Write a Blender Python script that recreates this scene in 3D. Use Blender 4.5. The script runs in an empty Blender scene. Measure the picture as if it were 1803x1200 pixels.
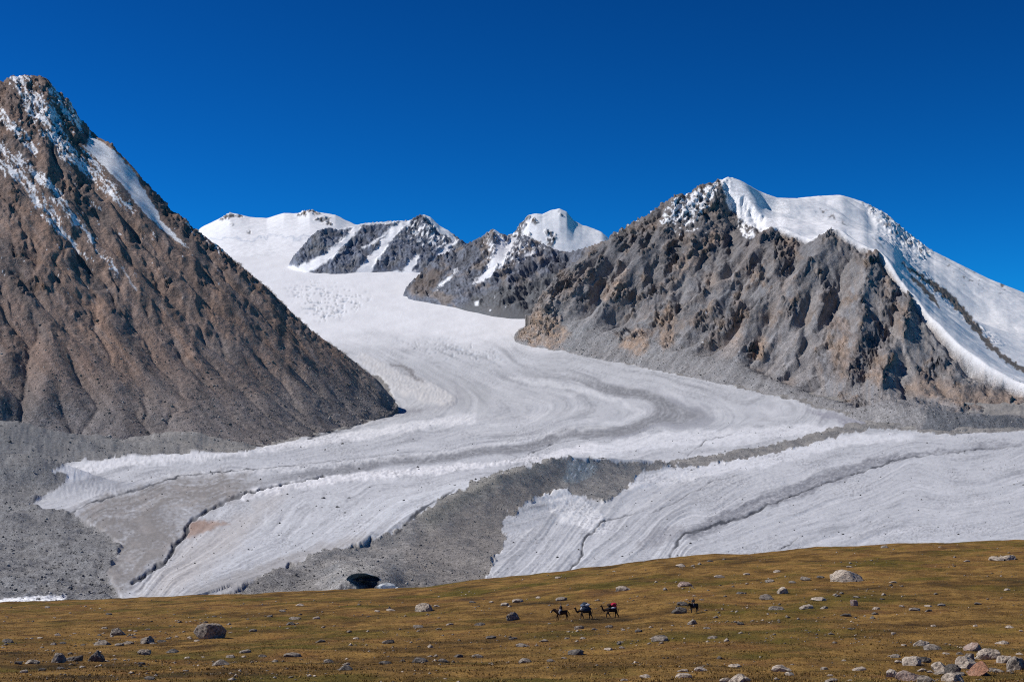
import bpy, bmesh, math, random
import numpy as np
from mathutils import Vector, Matrix, Euler

# ------------------------------------------------------------------ camera, sky, sun, exposure
scene = bpy.context.scene
F = 2477.0; YH = 760.0; CX = 901.5          # focal length, eye level and centre column of the 1803 x 1200 photograph
cam_data = bpy.data.cameras.new('camera'); cam = bpy.data.objects.new('camera', cam_data)
scene.collection.objects.link(cam)
cam.location = (0, 0, 0); cam.rotation_euler = (math.radians(90), 0, 0)
cam_data.sensor_fit = 'HORIZONTAL'; cam_data.sensor_width = 36.0
cam_data.lens = 36.0 * F / 1803.0
cam_data.shift_y = (YH - 600.0) / 1803.0
cam_data.clip_start = 0.5; cam_data.clip_end = 60000.0
scene.camera = cam

SUN = Vector((-0.69, 0.07, 0.72)).normalized()      # towards the sun: left, a touch beyond the picture plane
world = bpy.data.worlds.new('World'); scene.world = world; world.use_nodes = True
wn = world.node_tree; wn.nodes.clear()
sky = wn.nodes.new('ShaderNodeTexSky'); sky.sky_type = 'NISHITA'; sky.sun_disc = False
sky.sun_elevation = math.asin(SUN.z); sky.sun_rotation = math.atan2(SUN.x, SUN.y)
sky.altitude = 3200; sky.air_density = 1.0; sky.dust_density = 0.0; sky.ozone_density = 4.0
gam = wn.nodes.new('ShaderNodeGamma'); gam.inputs['Gamma'].default_value = 1.85
hs = wn.nodes.new('ShaderNodeMix'); hs.data_type = 'RGBA'; hs.blend_type = 'MULTIPLY'; hs.inputs[0].default_value = 1.0
hs.inputs[7].default_value = (0.012, 0.176, 0.226, 1)
bg = wn.nodes.new('ShaderNodeBackground'); bg.inputs['Strength'].default_value = 0.10
out = wn.nodes.new('ShaderNodeOutputWorld')
wn.links.new(sky.outputs[0], gam.inputs[0]); wn.links.new(gam.outputs[0], hs.inputs[6])
wn.links.new(hs.outputs[2], bg.inputs[0]); wn.links.new(bg.outputs[0], out.inputs[0])

sun_data = bpy.data.lights.new('sun', 'SUN'); sun_data.energy = 4.0; sun_data.angle = math.radians(0.53)
sun_data.color = (1.0, 0.955, 0.90)
sun = bpy.data.objects.new('sun', sun_data); scene.collection.objects.link(sun)
sun.rotation_euler = SUN.to_track_quat('Z', 'Y').to_euler()

vs = scene.view_settings; vs.view_transform = 'Standard'; vs.look = 'None'; vs.exposure = 0.0; vs.gamma = 1.0
vs.use_curve_mapping = False
scene.cycles.use_denoising = False; scene.cycles.filter_width = 1.1
scene.cycles.max_bounces = 4; scene.cycles.diffuse_bounces = 2

# ------------------------------------------------------------------ numeric helpers
_P = np.random.RandomState(7).permutation(256); _P = np.concatenate([_P, _P, _P]).astype(np.int32)
_GA = np.linspace(0, 2*np.pi, 256, endpoint=False); _GX = np.cos(_GA).astype(np.float32); _GY = np.sin(_GA).astype(np.float32)
def pn(x, y, seed=0):
    xi = np.floor(x); yi = np.floor(y); fx = (x-xi).astype(np.float32); fy = (y-yi).astype(np.float32)
    xi = np.asarray(xi).astype(np.int32); yi = np.asarray(yi).astype(np.int32)
    u = fx*fx*fx*(fx*(fx*6-15)+10); v = fy*fy*fy*(fy*(fy*6-15)+10)
    xi = (xi+seed*37) & 255; yi = (yi+seed*101) & 255
    a = _P[xi]; b = _P[xi+1]
    g = lambda h, dx, dy: _GX[h]*dx+_GY[h]*dy
    n0 = g(_P[a+yi], fx, fy); n1 = g(_P[b+yi], fx-1, fy); n2 = g(_P[a+yi+1], fx, fy-1); n3 = g(_P[b+yi+1], fx-1, fy-1)
    return 1.5*((n0*(1-u)+n1*u)*(1-v)+(n2*(1-u)+n3*u)*v)
def fbm(x, y, o=5, seed=0, gain=.5, lac=2.03):
    s = 0; a = 1.; t = 0
    for i in range(o):
        s = s+a*pn(x, y, seed+i*3); t += a; a *= gain; x = x*lac+13.7; y = y*lac-7.3
    return s/t*1.4
def ridged(x, y, o=5, seed=0, gain=.5, lac=2.03):
    s = 0; a = 1.; t = 0
    for i in range(o):
        s = s+a*(1-np.abs(pn(x, y, seed+i*3))*1.6); t += a; a *= gain; x = x*lac+13.7; y = y*lac-7.3
    return s/t
def rbf(pts, S=1000., tps=False):
    p = np.array(pts, float); q = p[:, :2]/S; n = len(q)
    k = (lambda r: r*r*np.log(r+1e-9)) if tps else (lambda r: r)
    r = np.hypot(q[:, None, 0]-q[None, :, 0], q[:, None, 1]-q[None, :, 1])
    A = np.zeros((n+3, n+3)); A[:n, :n] = k(r)+1e-9*np.eye(n); A[:n, n] = 1; A[:n, n+1:] = q; A[n:, :n] = A[:n, n:].T
    w = np.linalg.solve(A, np.concatenate([p[:, 2], np.zeros(3)]))
    def f(x, y):
        sh = np.shape(x); x = np.ravel(x)/S; y = np.ravel(y)/S; o = w[n]+w[n+1]*x+w[n+2]*y
        for i in range(n): o = o+w[i]*k(np.hypot(x-q[i, 0], y-q[i, 1]))
        return o.reshape(sh)
    return f
def W(px, py, d): return ((px-CX)/F*d, d, (YH-py)/F*d)
def bil(h, gx, gy):
    ny, nx = h.shape; gx = np.clip(gx, 0, nx-1.001); gy = np.clip(gy, 0, ny-1.001)
    i = gx.astype(int); j = gy.astype(int); fx = gx-i; fy = gy-j
    return (h[j, i]*(1-fx)+h[j, i+1]*fx)*(1-fy)+(h[j+1, i]*(1-fx)+h[j+1, i+1]*fx)*fy
def blur(h, n=1):
    for _ in range(n):
        p = np.pad(h, 1, mode='edge'); h = (p[:-2, 1:-1]+p[2:, 1:-1]+p[1:-1, :-2]+p[1:-1, 2:]+4*p[1:-1, 1:-1])/8
    return h
def erode(h, cell, n, steps, batches, seed=1, er=.05, dep=.1, cap=1.5, inertia=.15):
    """running water: droplets carve gullies down the fall line and drop their load on the flats"""
    rs = np.random.RandomState(seed); h = h/cell; ny, nx = h.shape; N = nx*ny
    for b in range(batches):
        x = rs.rand(n)*(nx-3)+1; y = rs.rand(n)*(ny-3)+1; dx = np.zeros(n); dy = np.zeros(n); v = np.ones(n)*.5; w = 1.0; s = np.zeros(n)
        for t in range(steps):
            i = x.astype(int); j = y.astype(int); fx = x-i; fy = y-j; k = j*nx+i; hf = h.ravel()
            a = hf[k]; b_ = hf[k+1]; c = hf[k+nx]; d = hf[k+nx+1]
            gx = (b_-a)*(1-fy)+(d-c)*fy; gy = (c-a)*(1-fx)+(d-b_)*fx
            z0 = (a*(1-fx)+b_*fx)*(1-fy)+(c*(1-fx)+d*fx)*fy
            dx = dx*inertia-gx*(1-inertia); dy = dy*inertia-gy*(1-inertia)
            l = np.hypot(dx, dy)+1e-6; dx /= l; dy /= l
            x2 = x+dx; y2 = y+dy
            ok = (x2 > 1) & (x2 < nx-2) & (y2 > 1) & (y2 < ny-2)
            x2 = np.clip(x2, 1, nx-2.01); y2 = np.clip(y2, 1, ny-2.01)
            dh = bil(h, x2, y2)-z0
            C = np.maximum(-dh, .02)*v*w*cap
            amt = np.where(dh > 0, np.minimum(dh, s), np.where(s > C, (s-C)*dep, -np.minimum((C-s)*er, np.maximum(-dh, 0)*.5)))
            amt = np.where(ok, amt, 0); s = np.where(ok, s-amt, 0)
            h = (hf+np.bincount(np.concatenate([k, k+1, k+nx, k+nx+1]), np.concatenate([amt*(1-fx)*(1-fy), amt*fx*(1-fy), amt*(1-fx)*fy, amt*fx*fy]), minlength=N)).reshape(ny, nx)
            v = np.sqrt(np.clip(v*v-dh*.6, .05, 6)); w *= .985; x = x2; y = y2
    return h*cell
def sstep(a, b, x):
    t = np.clip((x-a)/(b-a), 0, 1); return t*t*(3-2*t)
def dline(px, py, pts):
    """distance to a polyline, arc position (0..1) of the nearest point, signed side"""
    pts = np.array(pts, float); best = np.full(np.shape(px), 1e9); tt = np.zeros(np.shape(px)); sd = np.zeros(np.shape(px))
    L = np.hypot(*np.diff(pts[:, :2], axis=0).T); cum = np.concatenate([[0], np.cumsum(L)]); tot = cum[-1]
    for i in range(len(pts)-1):
        ax, ay = pts[i, :2]; bx, by = pts[i+1, :2]; ux = bx-ax; uy = by-ay; l2 = ux*ux+uy*uy+1e-9
        t = np.clip(((px-ax)*ux+(py-ay)*uy)/l2, 0, 1)
        dd = np.hypot(px-ax-t*ux, py-ay-t*uy); m = dd < best
        best = np.where(m, dd, best); tt = np.where(m, (cum[i]+t*L[i])/tot, tt); sd = np.where(m, np.sign(ux*(py-ay)-uy*(px-ax)), sd)
    return best, tt, sd
def inpoly(px, py, poly):
    c = np.zeros(np.shape(px), bool); n = len(poly)
    for i in range(n):
        x0, y0 = poly[i]; x1, y1 = poly[(i+1) % n]
        if y0 == y1: continue
        m = ((y0 > py) != (y1 > py)) & (px < (x1-x0)*(py-y0)/(y1-y0)+x0); c ^= m
    return c
def sdpoly(px, py, poly):
    d, _, _ = dline(px, py, list(poly)+[poly[0]]); return np.where(inpoly(px, py, poly), -d, d)
def _sub(px, py, pts, mg, fn):
    """evaluate only near the shape"""
    p = np.array(pts, float); m = (px > p[:, 0].min()-mg) & (px < p[:, 0].max()+mg) & (py > p[:, 1].min()-mg) & (py < p[:, 1].max()+mg)
    o = np.zeros(np.shape(px))
    if m.any(): o[m] = fn(px[m], py[m])
    return o
def pmask(px, py, poly, warp=6., soft=2., fr=1/14., seed=0):
    def fn(x, y):
        w1 = fbm(x*fr, y*fr, 4, seed+50)*warp; w2 = fbm(x*fr+31, y*fr-17, 4, seed+80)*warp
        return 1-sstep(-soft, soft, sdpoly(x+w1, y+w2, poly))
    return _sub(px, py, poly, warp*1.3+soft+1, fn)
def lmask(px, py, pts, wid, warp=4., soft=2., fr=1/14., seed=0):
    def fn(x, y):
        w1 = fbm(x*fr, y*fr, 4, seed+50)*warp; w2 = fbm(x*fr+31, y*fr-17, 4, seed+80)*warp
        d, t, _ = dline(x+w1, y+w2, pts)
        w = np.interp(t, np.linspace(0, 1, len(wid)), wid) if np.ndim(wid) > 0 else wid
        return 1-sstep(-soft, soft, d-w)
    return _sub(px, py, pts, np.max(wid)+warp*1.3+soft+1, fn)
def mixc(c, col, m):
    m = np.asarray(m)[..., None]; return c*(1-m)+np.array(col, float)*m

# ------------------------------------------------------------------ scene helpers
COL = scene.collection
def link(o, parent=None):
    COL.objects.link(o)
    if parent is not None: o.parent = parent
    return o
def tag(o, label=None, cat=None, group=None, kind=None):
    if label: o['label'] = label
    if cat: o['category'] = cat
    if group: o['group'] = group
    if kind: o['kind'] = kind
    return o
def grid_faces(ny, nx):
    i = np.arange(ny*nx).reshape(ny, nx)
    return np.stack([i[:-1, :-1], i[:-1, 1:], i[1:, 1:], i[1:, :-1]], -1).reshape(-1, 4)
def mesh_np(name, V, Fq, col=None, smooth=True):
    """mesh from arrays, unused points dropped; faces of 3 or 4 corners"""
    Fq = np.asarray(Fq); k = Fq.shape[1]
    used = np.zeros(len(V), bool); used[Fq.ravel()] = True
    if not used.all():
        m = np.cumsum(used)-1; V = V[used]; Fq = m[Fq]
        if col is not None: col = col[used]
    me = bpy.data.meshes.new(name)
    me.vertices.add(len(V)); me.vertices.foreach_set('co', np.ascontiguousarray(V, np.float32).ravel())
    me.loops.add(Fq.size); me.loops.foreach_set('vertex_index', np.ascontiguousarray(Fq, np.int32).ravel())
    me.polygons.add(len(Fq)); me.polygons.foreach_set('loop_start', np.arange(0, Fq.size, k, dtype=np.int32))
    me.update(calc_edges=True)
    if smooth: me.polygons.foreach_set('use_smooth', np.ones(len(Fq), bool))
    if col is not None:
        a = me.color_attributes.new('Col', 'FLOAT_COLOR', 'POINT')
        a.data.foreach_set('color', np.concatenate([col, np.ones((len(col), 1))], 1).astype(np.float32).ravel())
    me.validate(); return me
def terrain(name, V, Fq, col, mat, label, cat='terrain', kind='structure', smooth=True):
    o = link(bpy.data.objects.new(name, mesh_np(name, V, Fq, col, smooth))); o.data.materials.append(mat)
    return tag(o, label, cat, None, kind)

def N(nt, t, **kw):
    n = nt.nodes.new(t)
    for k, v in kw.items():
        if k in n.inputs: n.inputs[k].default_value = v
        else: setattr(n, k, v)
    return n
def new_mat(name, rough=.9, spec=.2):
    m = bpy.data.materials.new(name); m.use_nodes = True; nt = m.node_tree
    b = nt.nodes['Principled BSDF']; b.inputs['Roughness'].default_value = rough; b.inputs['Specular IOR Level'].default_value = spec
    return m, nt, b
def attr_mat(name, scale, var, bump, dist, rough=.92, spec=.15, fine=4.0, fvar=.4, snowb=.12):
    """colour stored on the surface, broken up by two sizes of grain (per metre), with fine relief"""
    m, nt, b = new_mat(name, rough, spec); L = nt.links.new
    at = N(nt, 'ShaderNodeAttribute', attribute_name='Col'); geo = N(nt, 'ShaderNodeNewGeometry')
    n1 = N(nt, 'ShaderNodeTexNoise', Scale=scale, Detail=4.0, Roughness=.6); L(geo.outputs['Position'], n1.inputs['Vector'])
    n2 = N(nt, 'ShaderNodeTexNoise', Scale=scale*fine, Detail=3.0, Roughness=.7); L(geo.outputs['Position'], n2.inputs['Vector'])
    def rng(src, v):
        mr = N(nt, 'ShaderNodeMapRange'); mr.inputs[1].default_value = .28; mr.inputs[2].default_value = .72
        mr.inputs[3].default_value = 1-v; mr.inputs[4].default_value = 1+v; L(src.outputs[0], mr.inputs[0]); return mr
    sep = N(nt, 'ShaderNodeSeparateColor'); L(at.outputs['Color'], sep.inputs[0])          # snow is smoother than the stone it lies on
    sm = N(nt, 'ShaderNodeMapRange'); sm.inputs[1].default_value = .42; sm.inputs[2].default_value = .72; sm.inputs[3].default_value = bump; sm.inputs[4].default_value = bump*snowb; L(sep.outputs[1], sm.inputs[0])
    mm = N(nt, 'ShaderNodeMath', operation='MULTIPLY'); L(rng(n1, var).outputs[0], mm.inputs[0]); L(rng(n2, fvar).outputs[0], mm.inputs[1])
    mx = N(nt, 'ShaderNodeVectorMath', operation='SCALE'); L(at.outputs['Color'], mx.inputs[0]); L(mm.outputs[0], mx.inputs['Scale'])
    L(mx.outputs[0], b.inputs['Base Color'])
    ad = N(nt, 'ShaderNodeMath', operation='MULTIPLY_ADD'); L(n2.outputs[0], ad.inputs[0]); ad.inputs[1].default_value = .45; L(n1.outputs[0], ad.inputs[2])
    bp = N(nt, 'ShaderNodeBump', Strength=bump, Distance=dist); L(sm.outputs[0], bp.inputs['Strength']); L(ad.outputs[0], bp.inputs['Height']); L(bp.outputs[0], b.inputs['Normal'])
    return m
MAT_ROCK = attr_mat('mountain rock', 0.06, .24, 1.0, 5.0, fine=5., fvar=.55)
MAT_FAR = attr_mat('far rock and snow', 0.04, .10, .6, 4.0, fine=4., fvar=.10)
MAT_DEBRIS = attr_mat('moraine debris', 0.16, .26, 1.0, 1.4, fine=5., fvar=.7)
MAT_ICE = attr_mat('glacier ice', 0.16, .08, .6, .9, rough=.75, spec=.25, fine=5., fvar=.14, snowb=.7)
# ------------------------------------------------------------------ valley floor: profile of the glacier surface with distance
_D = np.array([400, 600, 800, 1000, 1250, 1600, 2100, 2800, 3500, 4200, 4900, 5600, 6300, 7000, 7800, 8800, 9100, 9600, 10500, 12000.])
_PY = np.array([1330, 1180, 1063, 1000, 950, 900, 850, 800, 760, 720, 680, 640, 600, 560, 520, 480, 470, 452, 430, 410.])
_zt = (YH-_PY)/F*_D
def _smooth_table():
    d = np.linspace(400, 12000, 2321); z = np.interp(d, _D, _zt); k = np.hanning(81); k /= k.sum()
    zp = np.concatenate([z[0]+(np.arange(-40, 0))*(z[1]-z[0]), z, z[-1]+(np.arange(1, 41))*(z[-1]-z[-2])])
    return d, np.convolve(zp, k, 'valid')
_fd, _fz = _smooth_table()
def zfloor(d): return np.interp(d, _fd, _fz)
def d_of_py(py):      # distance at which the plain floor shows at that height of the picture
    e = YH-_fz/_fd*F; return np.interp(-np.asarray(py, float), -e, _fd)

GLACIER = [(45, 893), (85, 868), (112, 850), (122, 838), (93, 830), (120, 815), (150, 809), (175, 812), (220, 803), (300, 798), (340, 796), (430, 795),
    (480, 783), (540, 770), (600, 755), (650, 742), (690, 728), (702, 715), (693, 701), (687, 686), (674, 667), (644, 652), (600, 617), (560, 590),
    (520, 555), (470, 505), (380, 430), (340, 380), (800, 330), (830, 440), (712, 508), (740, 522), (800, 535), (870, 552), (930, 558), (934, 570), (905, 585), (905, 598), (940, 610),
    (1000, 620), (1100, 640), (1200, 660), (1300, 682), (1400, 705), (1480, 727), (1530, 745), (1580, 752), (1650, 763), (1700, 763), (1803, 757), (2300, 740),
    (2300, 1500), (300, 1500), (215, 1050), (190, 1010), (215, 960), (175, 930), (130, 905)]

# flow bands of the ice: each line is one stream of ice, numbered across the glacier
FLOW = [
 [(480,510),(560,590),(640,640),(700,690),(740,700),(705,730),(600,757),(500,780),(350,797),(200,812),(100,830)],
 [(600,590),(690,630),(760,670),(800,700),(790,720),(720,742),(600,772),(450,800),(300,818),(150,850)],
 [(640,570),(760,625),(850,670),(930,700),(960,720),(900,745),(760,772),(600,795),(440,815),(300,830),(190,860),(80,890)],
 [(680,560),(820,620),(920,665),(1030,682),(1100,708),(1140,727),(1090,745),(950,768),(800,790),(600,815),(400,832),(300,845),(180,880)],
 [(720,550),(880,610),(1000,650),(1100,680),(1200,712),(1250,732),(1190,750),(1070,770),(930,795),(800,812),(640,830),(500,850),(420,870),(350,910),(300,980),(240,1030)],
 [(760,545),(900,605),(1050,645),(1200,680),(1330,715),(1400,730),(1300,752),(1160,765),(1050,790),(950,805),(800,825),(650,845),(540,870),(480,920),(400,970),(300,1020)],
 [(880,560),(910,600),(1100,642),(1300,682),(1450,722),(1520,742),(1400,760),(1250,790),(1120,802),(1000,808),(850,835),(720,865),(640,900),(560,950),(450,1000),(340,1040)]]
FLOW_R = [
 [(1580,750),(1480,760),(1350,790),(1200,818),(1100,850),(1050,900),(1000,960),(960,1010)],
 [(1700,762),(1600,765),(1480,785),(1350,815),(1230,850),(1150,900),(1080,960),(1020,1010)],
 [(1803,770),(1650,783),(1550,800),(1400,845),(1250,905),(1150,960),(1100,1000)],
 [(1803,790),(1600,803),(1450,853),(1320,905),(1210,940),(1180,980)],
 [(1803,830),(1650,850),(1500,890),(1350,935),(1230,975)],
 [(1803,880),(1650,905),(1500,940),(1380,970)],
 [(1803,930),(1650,950),(1550,965)]]
psi_main = rbf([(x, y, i) for i, l in enumerate(FLOW) for x, y in l], 300., True)
psi_right = rbf([(x, y, i) for i, l in enumerate(FLOW_R) for x, y in l], 300., True)

STRIPE = [(1680,758),(1590,751),(1540,748),(1480,758),(1420,774),(1350,792),(1270,806),(1200,815)]
HUMP_POLY = [(1220,812),(1130,830),(1112,850),(1095,868),(1070,882),(1040,880),(1012,870),(985,858),(950,875),(925,885),(915,900),(890,905),(882,928),(893,945),(880,970),(868,992),(850,1022),
    (830,1060),(300,1080),(400,1042),(470,1010),(560,975),(640,955),(702,932),(735,905),(780,876),(830,848),(900,826),(960,812),(1000,806),(1060,809),(1130,813)]
CH = [ # melt-water channels: line, half width in metres, depth
 ([(235,1027),(257,1009),(271,1000),(293,987),(304,973),(306,960),(323,943),(332,927),(335,916),(354,905),(367,896),(392,885),(411,875),(440,866),(477,858),(521,848),(572,839)], [3.2,3.2,2.6,2.4,2.2,2.0,1.4,.8], 8),
 ([(121,905),(147,890),(191,875),(235,863),(271,852),(312,839),(367,833),(440,826),(620,808),(740,792)], [1.3,1.4,1.0,.6,.4,.2], 4),
 ([(700,936),(707,930),(719,916),(734,901),(753,888),(776,876),(799,863)], [2.0,2.2,2.0,1.4], 6),
 ([(999,1003),(1016,989),(1024,978),(1026,957),(1035,943),(1058,922),(1072,914),(1110,905),(1140,898)], [1.3,1.5,1.4,.8,.3], 6),
 ([(1181,976),(1184,970),(1195,949),(1207,937),(1230,934),(1261,922),(1318,907),(1349,890),(1387,876),(1445,853),(1506,834),(1586,807),(1659,798),(1803,783)], [2.3,2.5,1.6,.9,1.0,1.1,.6,.5,.3], 6),
 ([(1358,972),(1391,960),(1406,945)], [1.0,.8], 4),
 ([(1140,905),(1180,890),(1226,863),(1260,845),(1320,832)], [.3,.6,.2], 4),
 ([(1211,801),(1230,786),(1239,776),(1290,765)], [.5,.7,.2], 4),
 ([(930,800),(960,785),(1000,775),(1060,768)], [.8,.3], 4),
 ([(640,742),(600,757),(540,771)], [1.6,1.2], 4),
]
CAVE = [(612,1019),(615.5,1015.5),(622,1011.6),(631,1010),(642,1010),(652,1013),(662,1015.5),(666,1019),(665,1028),(660,1033),(655,1042),(631,1042),(626.5,1033),(617.7,1026.6)]

def build_floor():
    # rows follow the distance so that each takes an even share of the view
    e = YH-_fz/_fd*F
    rows_py = np.concatenate([np.linspace(1130, 1060, 20)[:-1], np.linspace(1060, 740, 260), np.linspace(738.4, 432, 175)])
    d = np.interp(-rows_py, -e, _fd); d = np.sort(np.concatenate([d[(d < 816) | (d > 840)], np.linspace(816, 840, 40)]))
    cols = np.concatenate([np.linspace(-420, -10, 40), np.linspace(-8, 1811, 980), np.linspace(1820, 2300, 40)])
    PX, D = np.meshgrid(cols, d); X = (PX-CX)/F*D
    z = zfloor(D)
    # the debris ridge that ends the medial moraine
    crest = [(1580,750,3675),(1480,760,3500),(1350,790,2970),(1210,815,2480),(1140,811,2330),(1080,808,2200),(1000,806,1950),(900,832,1650),(800,878,1400),(700,925,1230),(560,985,1010),(420,1035,880)]
    cw = [W(*c) for c in crest]
    dd, t, sd = dline(X, D, [c[:2] for c in cw])
    L = np.concatenate([[0], np.cumsum(np.hypot(*np.diff(np.array(cw)[:, :2], axis=0).T))]); L /= L[-1]
    H = np.interp(t, L, [max(c[2]-zfloor(c[1]), 5) for c in cw])
    wid = np.interp(t, L, [45, 45, 45, 50, 70, 85, 110, 115, 110, 95, 80, 60]); wid = wid*(1+.2*fbm(X/130, D/130, 3, 5))
    wid = wid*np.where(sd > 0, .5, .95); ridge = H*np.exp(-(dd/wid)**1.25)*1.06
    z = z+ridge
    # hummocks of the old moraine on the left, and swells of the ice
    for (px, py, dc, h, rx, ry) in [(205,752,2720,30,280,190),(15,762,2600,34,130,150),(-140,770,2600,38,200,170),(35,830,1930,31,100,110),(-60,850,1900,30,150,130),(60,905,1500,8,120,120),(330,778,2850,22,90,60)]:
        x0 = (px-CX)/F*dc; z = z+h*np.exp(-((X-x0)/rx)**2-((D-dc)/ry)**2)
    z = z+11.5*sstep(822, 834, D+fbm(X/5, D/5, 2, 2)*1.5)*sstep(1040, 850, D)*np.exp(-((PX-642)/62)**4)
    PY = YH-z/D*F
    gl = 1-sstep(-3, 3, sdpoly(PX+fbm(PX/18, PY/9, 4, 3)*5, PY+fbm(PX/18, PY/9, 4, 13)*3, GLACIER))
    near = sstep(2600, 900, D)
    z = z+(1-gl)*(fbm(X/90, D/80, 5, 11)*9+fbm(X/26, D/26, 4, 17)*2.6+fbm(X/7, D/7, 3, 19)*.8)
    z = z+gl*fbm(X/260, D/260, 4, 23)*(2+4*sstep(1500, 5000, D))
    hump = pmask(PX, PY, HUMP_POLY, 8, 1.2, 1/12., 4)
    stripe = lmask(PX, PY, STRIPE, [8, 7, 6, 7, 8, 8, 8, 8, 7], 5, 1.2, 1/12., 6)
    deb = np.maximum(hump, stripe)
    z = z+deb*(fbm(X/70, D/90, 3, 29)*4.5+fbm(X/24, D/34, 3, 31)*1.3+fbm(X/6, D/9, 3, 37)*.3)
    PY = YH-z/D*F
    # --- flow bands
    right = sstep(-6, 6, PY-np.interp(PX, [850,900,1000,1040,1100,1200,1350,1480,1580,1700,1803], [1040,960,880,860,840,816,790,760,750,757,757]))*sstep(840, 880, PX)
    wx = fbm(PX/60, PY/30, 4, 61); 
    ps = psi_main(PX, PY); pr = psi_right(PX, PY)+9.0
    P = np.where(right > .5, pr, ps)
    along = PX/90.
    b1 = fbm(P*3.2+wx*.25, along*.35, 4, 71); b2 = fbm(P*10+wx*.45, along*.9, 4, 75); b3 = fbm(P*30+wx*.8, along*3.5, 3, 79)
    grain = fbm(PX/7, PY/4, 4, 73)
    band = (b1*.62+b2*.30+b3*.20)*np.clip(.75+.9*fbm(PX/70, PY/40, 3, 77), .25, 1.3)+grain*.26
    # --- relief of the ice: furrows along the flow, lumps and pinnacles
    rough = sstep(5800, 3600, D)
    lum = ridged(X/16+wx, D/22, 4, 83)-.5
    fine = fbm(X/5.5, D/7, 3, 87)
    amp = 1.3+.9*sstep(0.0, .5, fbm(X/120, D/160, 3, 91))
    z = z+gl*(1-deb)*((b1*.9+b2*.5)*rough+lum*amp*(.08+.16*rough)+fine*.22)
    for pts, w, a in [([(100,838),(200,815),(350,806),(520,785),(640,768),(740,750),(830,735)], [10,10,9,8,8], 5),
                      ([(300,838),(400,832),(500,826),(640,812),(760,800),(880,782),(1010,757)], [3,5,4,3,3], 6),
                      ([(430,872),(520,853),(640,838),(760,828),(860,818),(950,806)], [7,6,6,5,3], 8),
                      ([(900,664),(980,674),(1050,690),(1090,708)], [4,5,4], 6), ([(480,905),(520,890),(600,880)], [14,18,12], 4),
                      ([(640,630),(700,670),(760,690),(795,705)], [10,16,18,10], 10), ([(960,870),(1000,890),(1050,915)], [16,26,16], 6),
                      ([(1115,850),(1200,835),(1280,845),(1370,848)], [12,10,8,10], 4)]:
        m = lmask(PX, PY, pts, w, 4, 3, 1/16., 9)
        z = z+m*gl*(1-deb)*(a*.16+a*.15*(fbm(X/9, D/16, 4, 93)+.5*fbm(X/3.5, D/7, 2, 95))*np.clip(D/1900, .6, 1.3))
    # icefall and crevasse fields higher up
    cre = pmask(PX, PY, [(500,505),(545,500),(610,508),(650,520),(640,535),(600,560),(560,560),(530,540)], 10, 10, 1/20., 2)*.9
    cre = np.maximum(cre, pmask(PX, PY, [(700,600),(790,598),(870,618),(890,635),(820,632),(740,618)], 8, 8, 1/20., 3)*.6)
    cv = 1-sstep(.02, .12, np.abs(pn(PX/26+fbm(PX/20, PY/14, 3, 7)*.8, PY/5.2-PX/60, 15)))
    z = z-cre*cv*7
    cav = np.maximum(pmask(PX, PY, [(500,497),(640,500),(820,540),(900,600),(820,640),(640,600),(560,560)], 20, 30, 1/40., 2)*.25, 0)
    z = z-cav*cv*2
    # --- colours of the surfaces themselves
    c = np.zeros(X.shape+(3,)); c[:] = (.575, .588, .608)
    c = mixc(c, (.365, .375, .395), sstep(-.02, .5, band)*.8)
    c = mixc(c, (.72, .73, .75), sstep(.05, .5, -band)*.6)
    snow = sstep(640, 575, PY+fbm(PX/80, PY/25, 4, 41)*22)
    c = mixc(c, (.88, .885, .90), snow*.9); 
    ln = np.maximum(sstep(.80, .97, 1-np.abs(pn(P*4.6+wx*.22, along*.5, 111))*1.6), .8*sstep(.82, .98, 1-np.abs(pn(P*11+wx*.4, along*1.1, 113))*1.6))*sstep(-.35, .25, fbm(PX/55, PY/25, 3, 115))*(1-snow)
    c = mixc(c, (.33, .34, .36), ln*.42)
    c = mixc(c, (.40, .46, .55), np.clip(cre*1.2, 0, 1)*cv*.8)
    # dirty bands
    dirty = sstep(640, 690, PY)*sstep(3.05, 3.35, ps+wx*.12)*sstep(4.15, 3.8, ps+wx*.12)*(1-right)*sstep(330, 600, PX)
    c = mixc(c, (.25, .255, .268), dirty*np.clip(.82+.4*b3+.3*grain, 0, 1))
    dirty2 = sstep(3.8, 4.0, ps)*sstep(4.35, 4.1, ps)*(1-right)*sstep(1000, 1150, PX); c = mixc(c, (.36, .37, .40), dirty2*.75)
    curl = pmask(PX, PY, [(700,640),(760,650),(860,680),(860,715),(790,720),(800,690)], 14, 16, 1/30., 8); c = mixc(c, (.41, .42, .435), curl*(.45+.5*b2))
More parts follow.
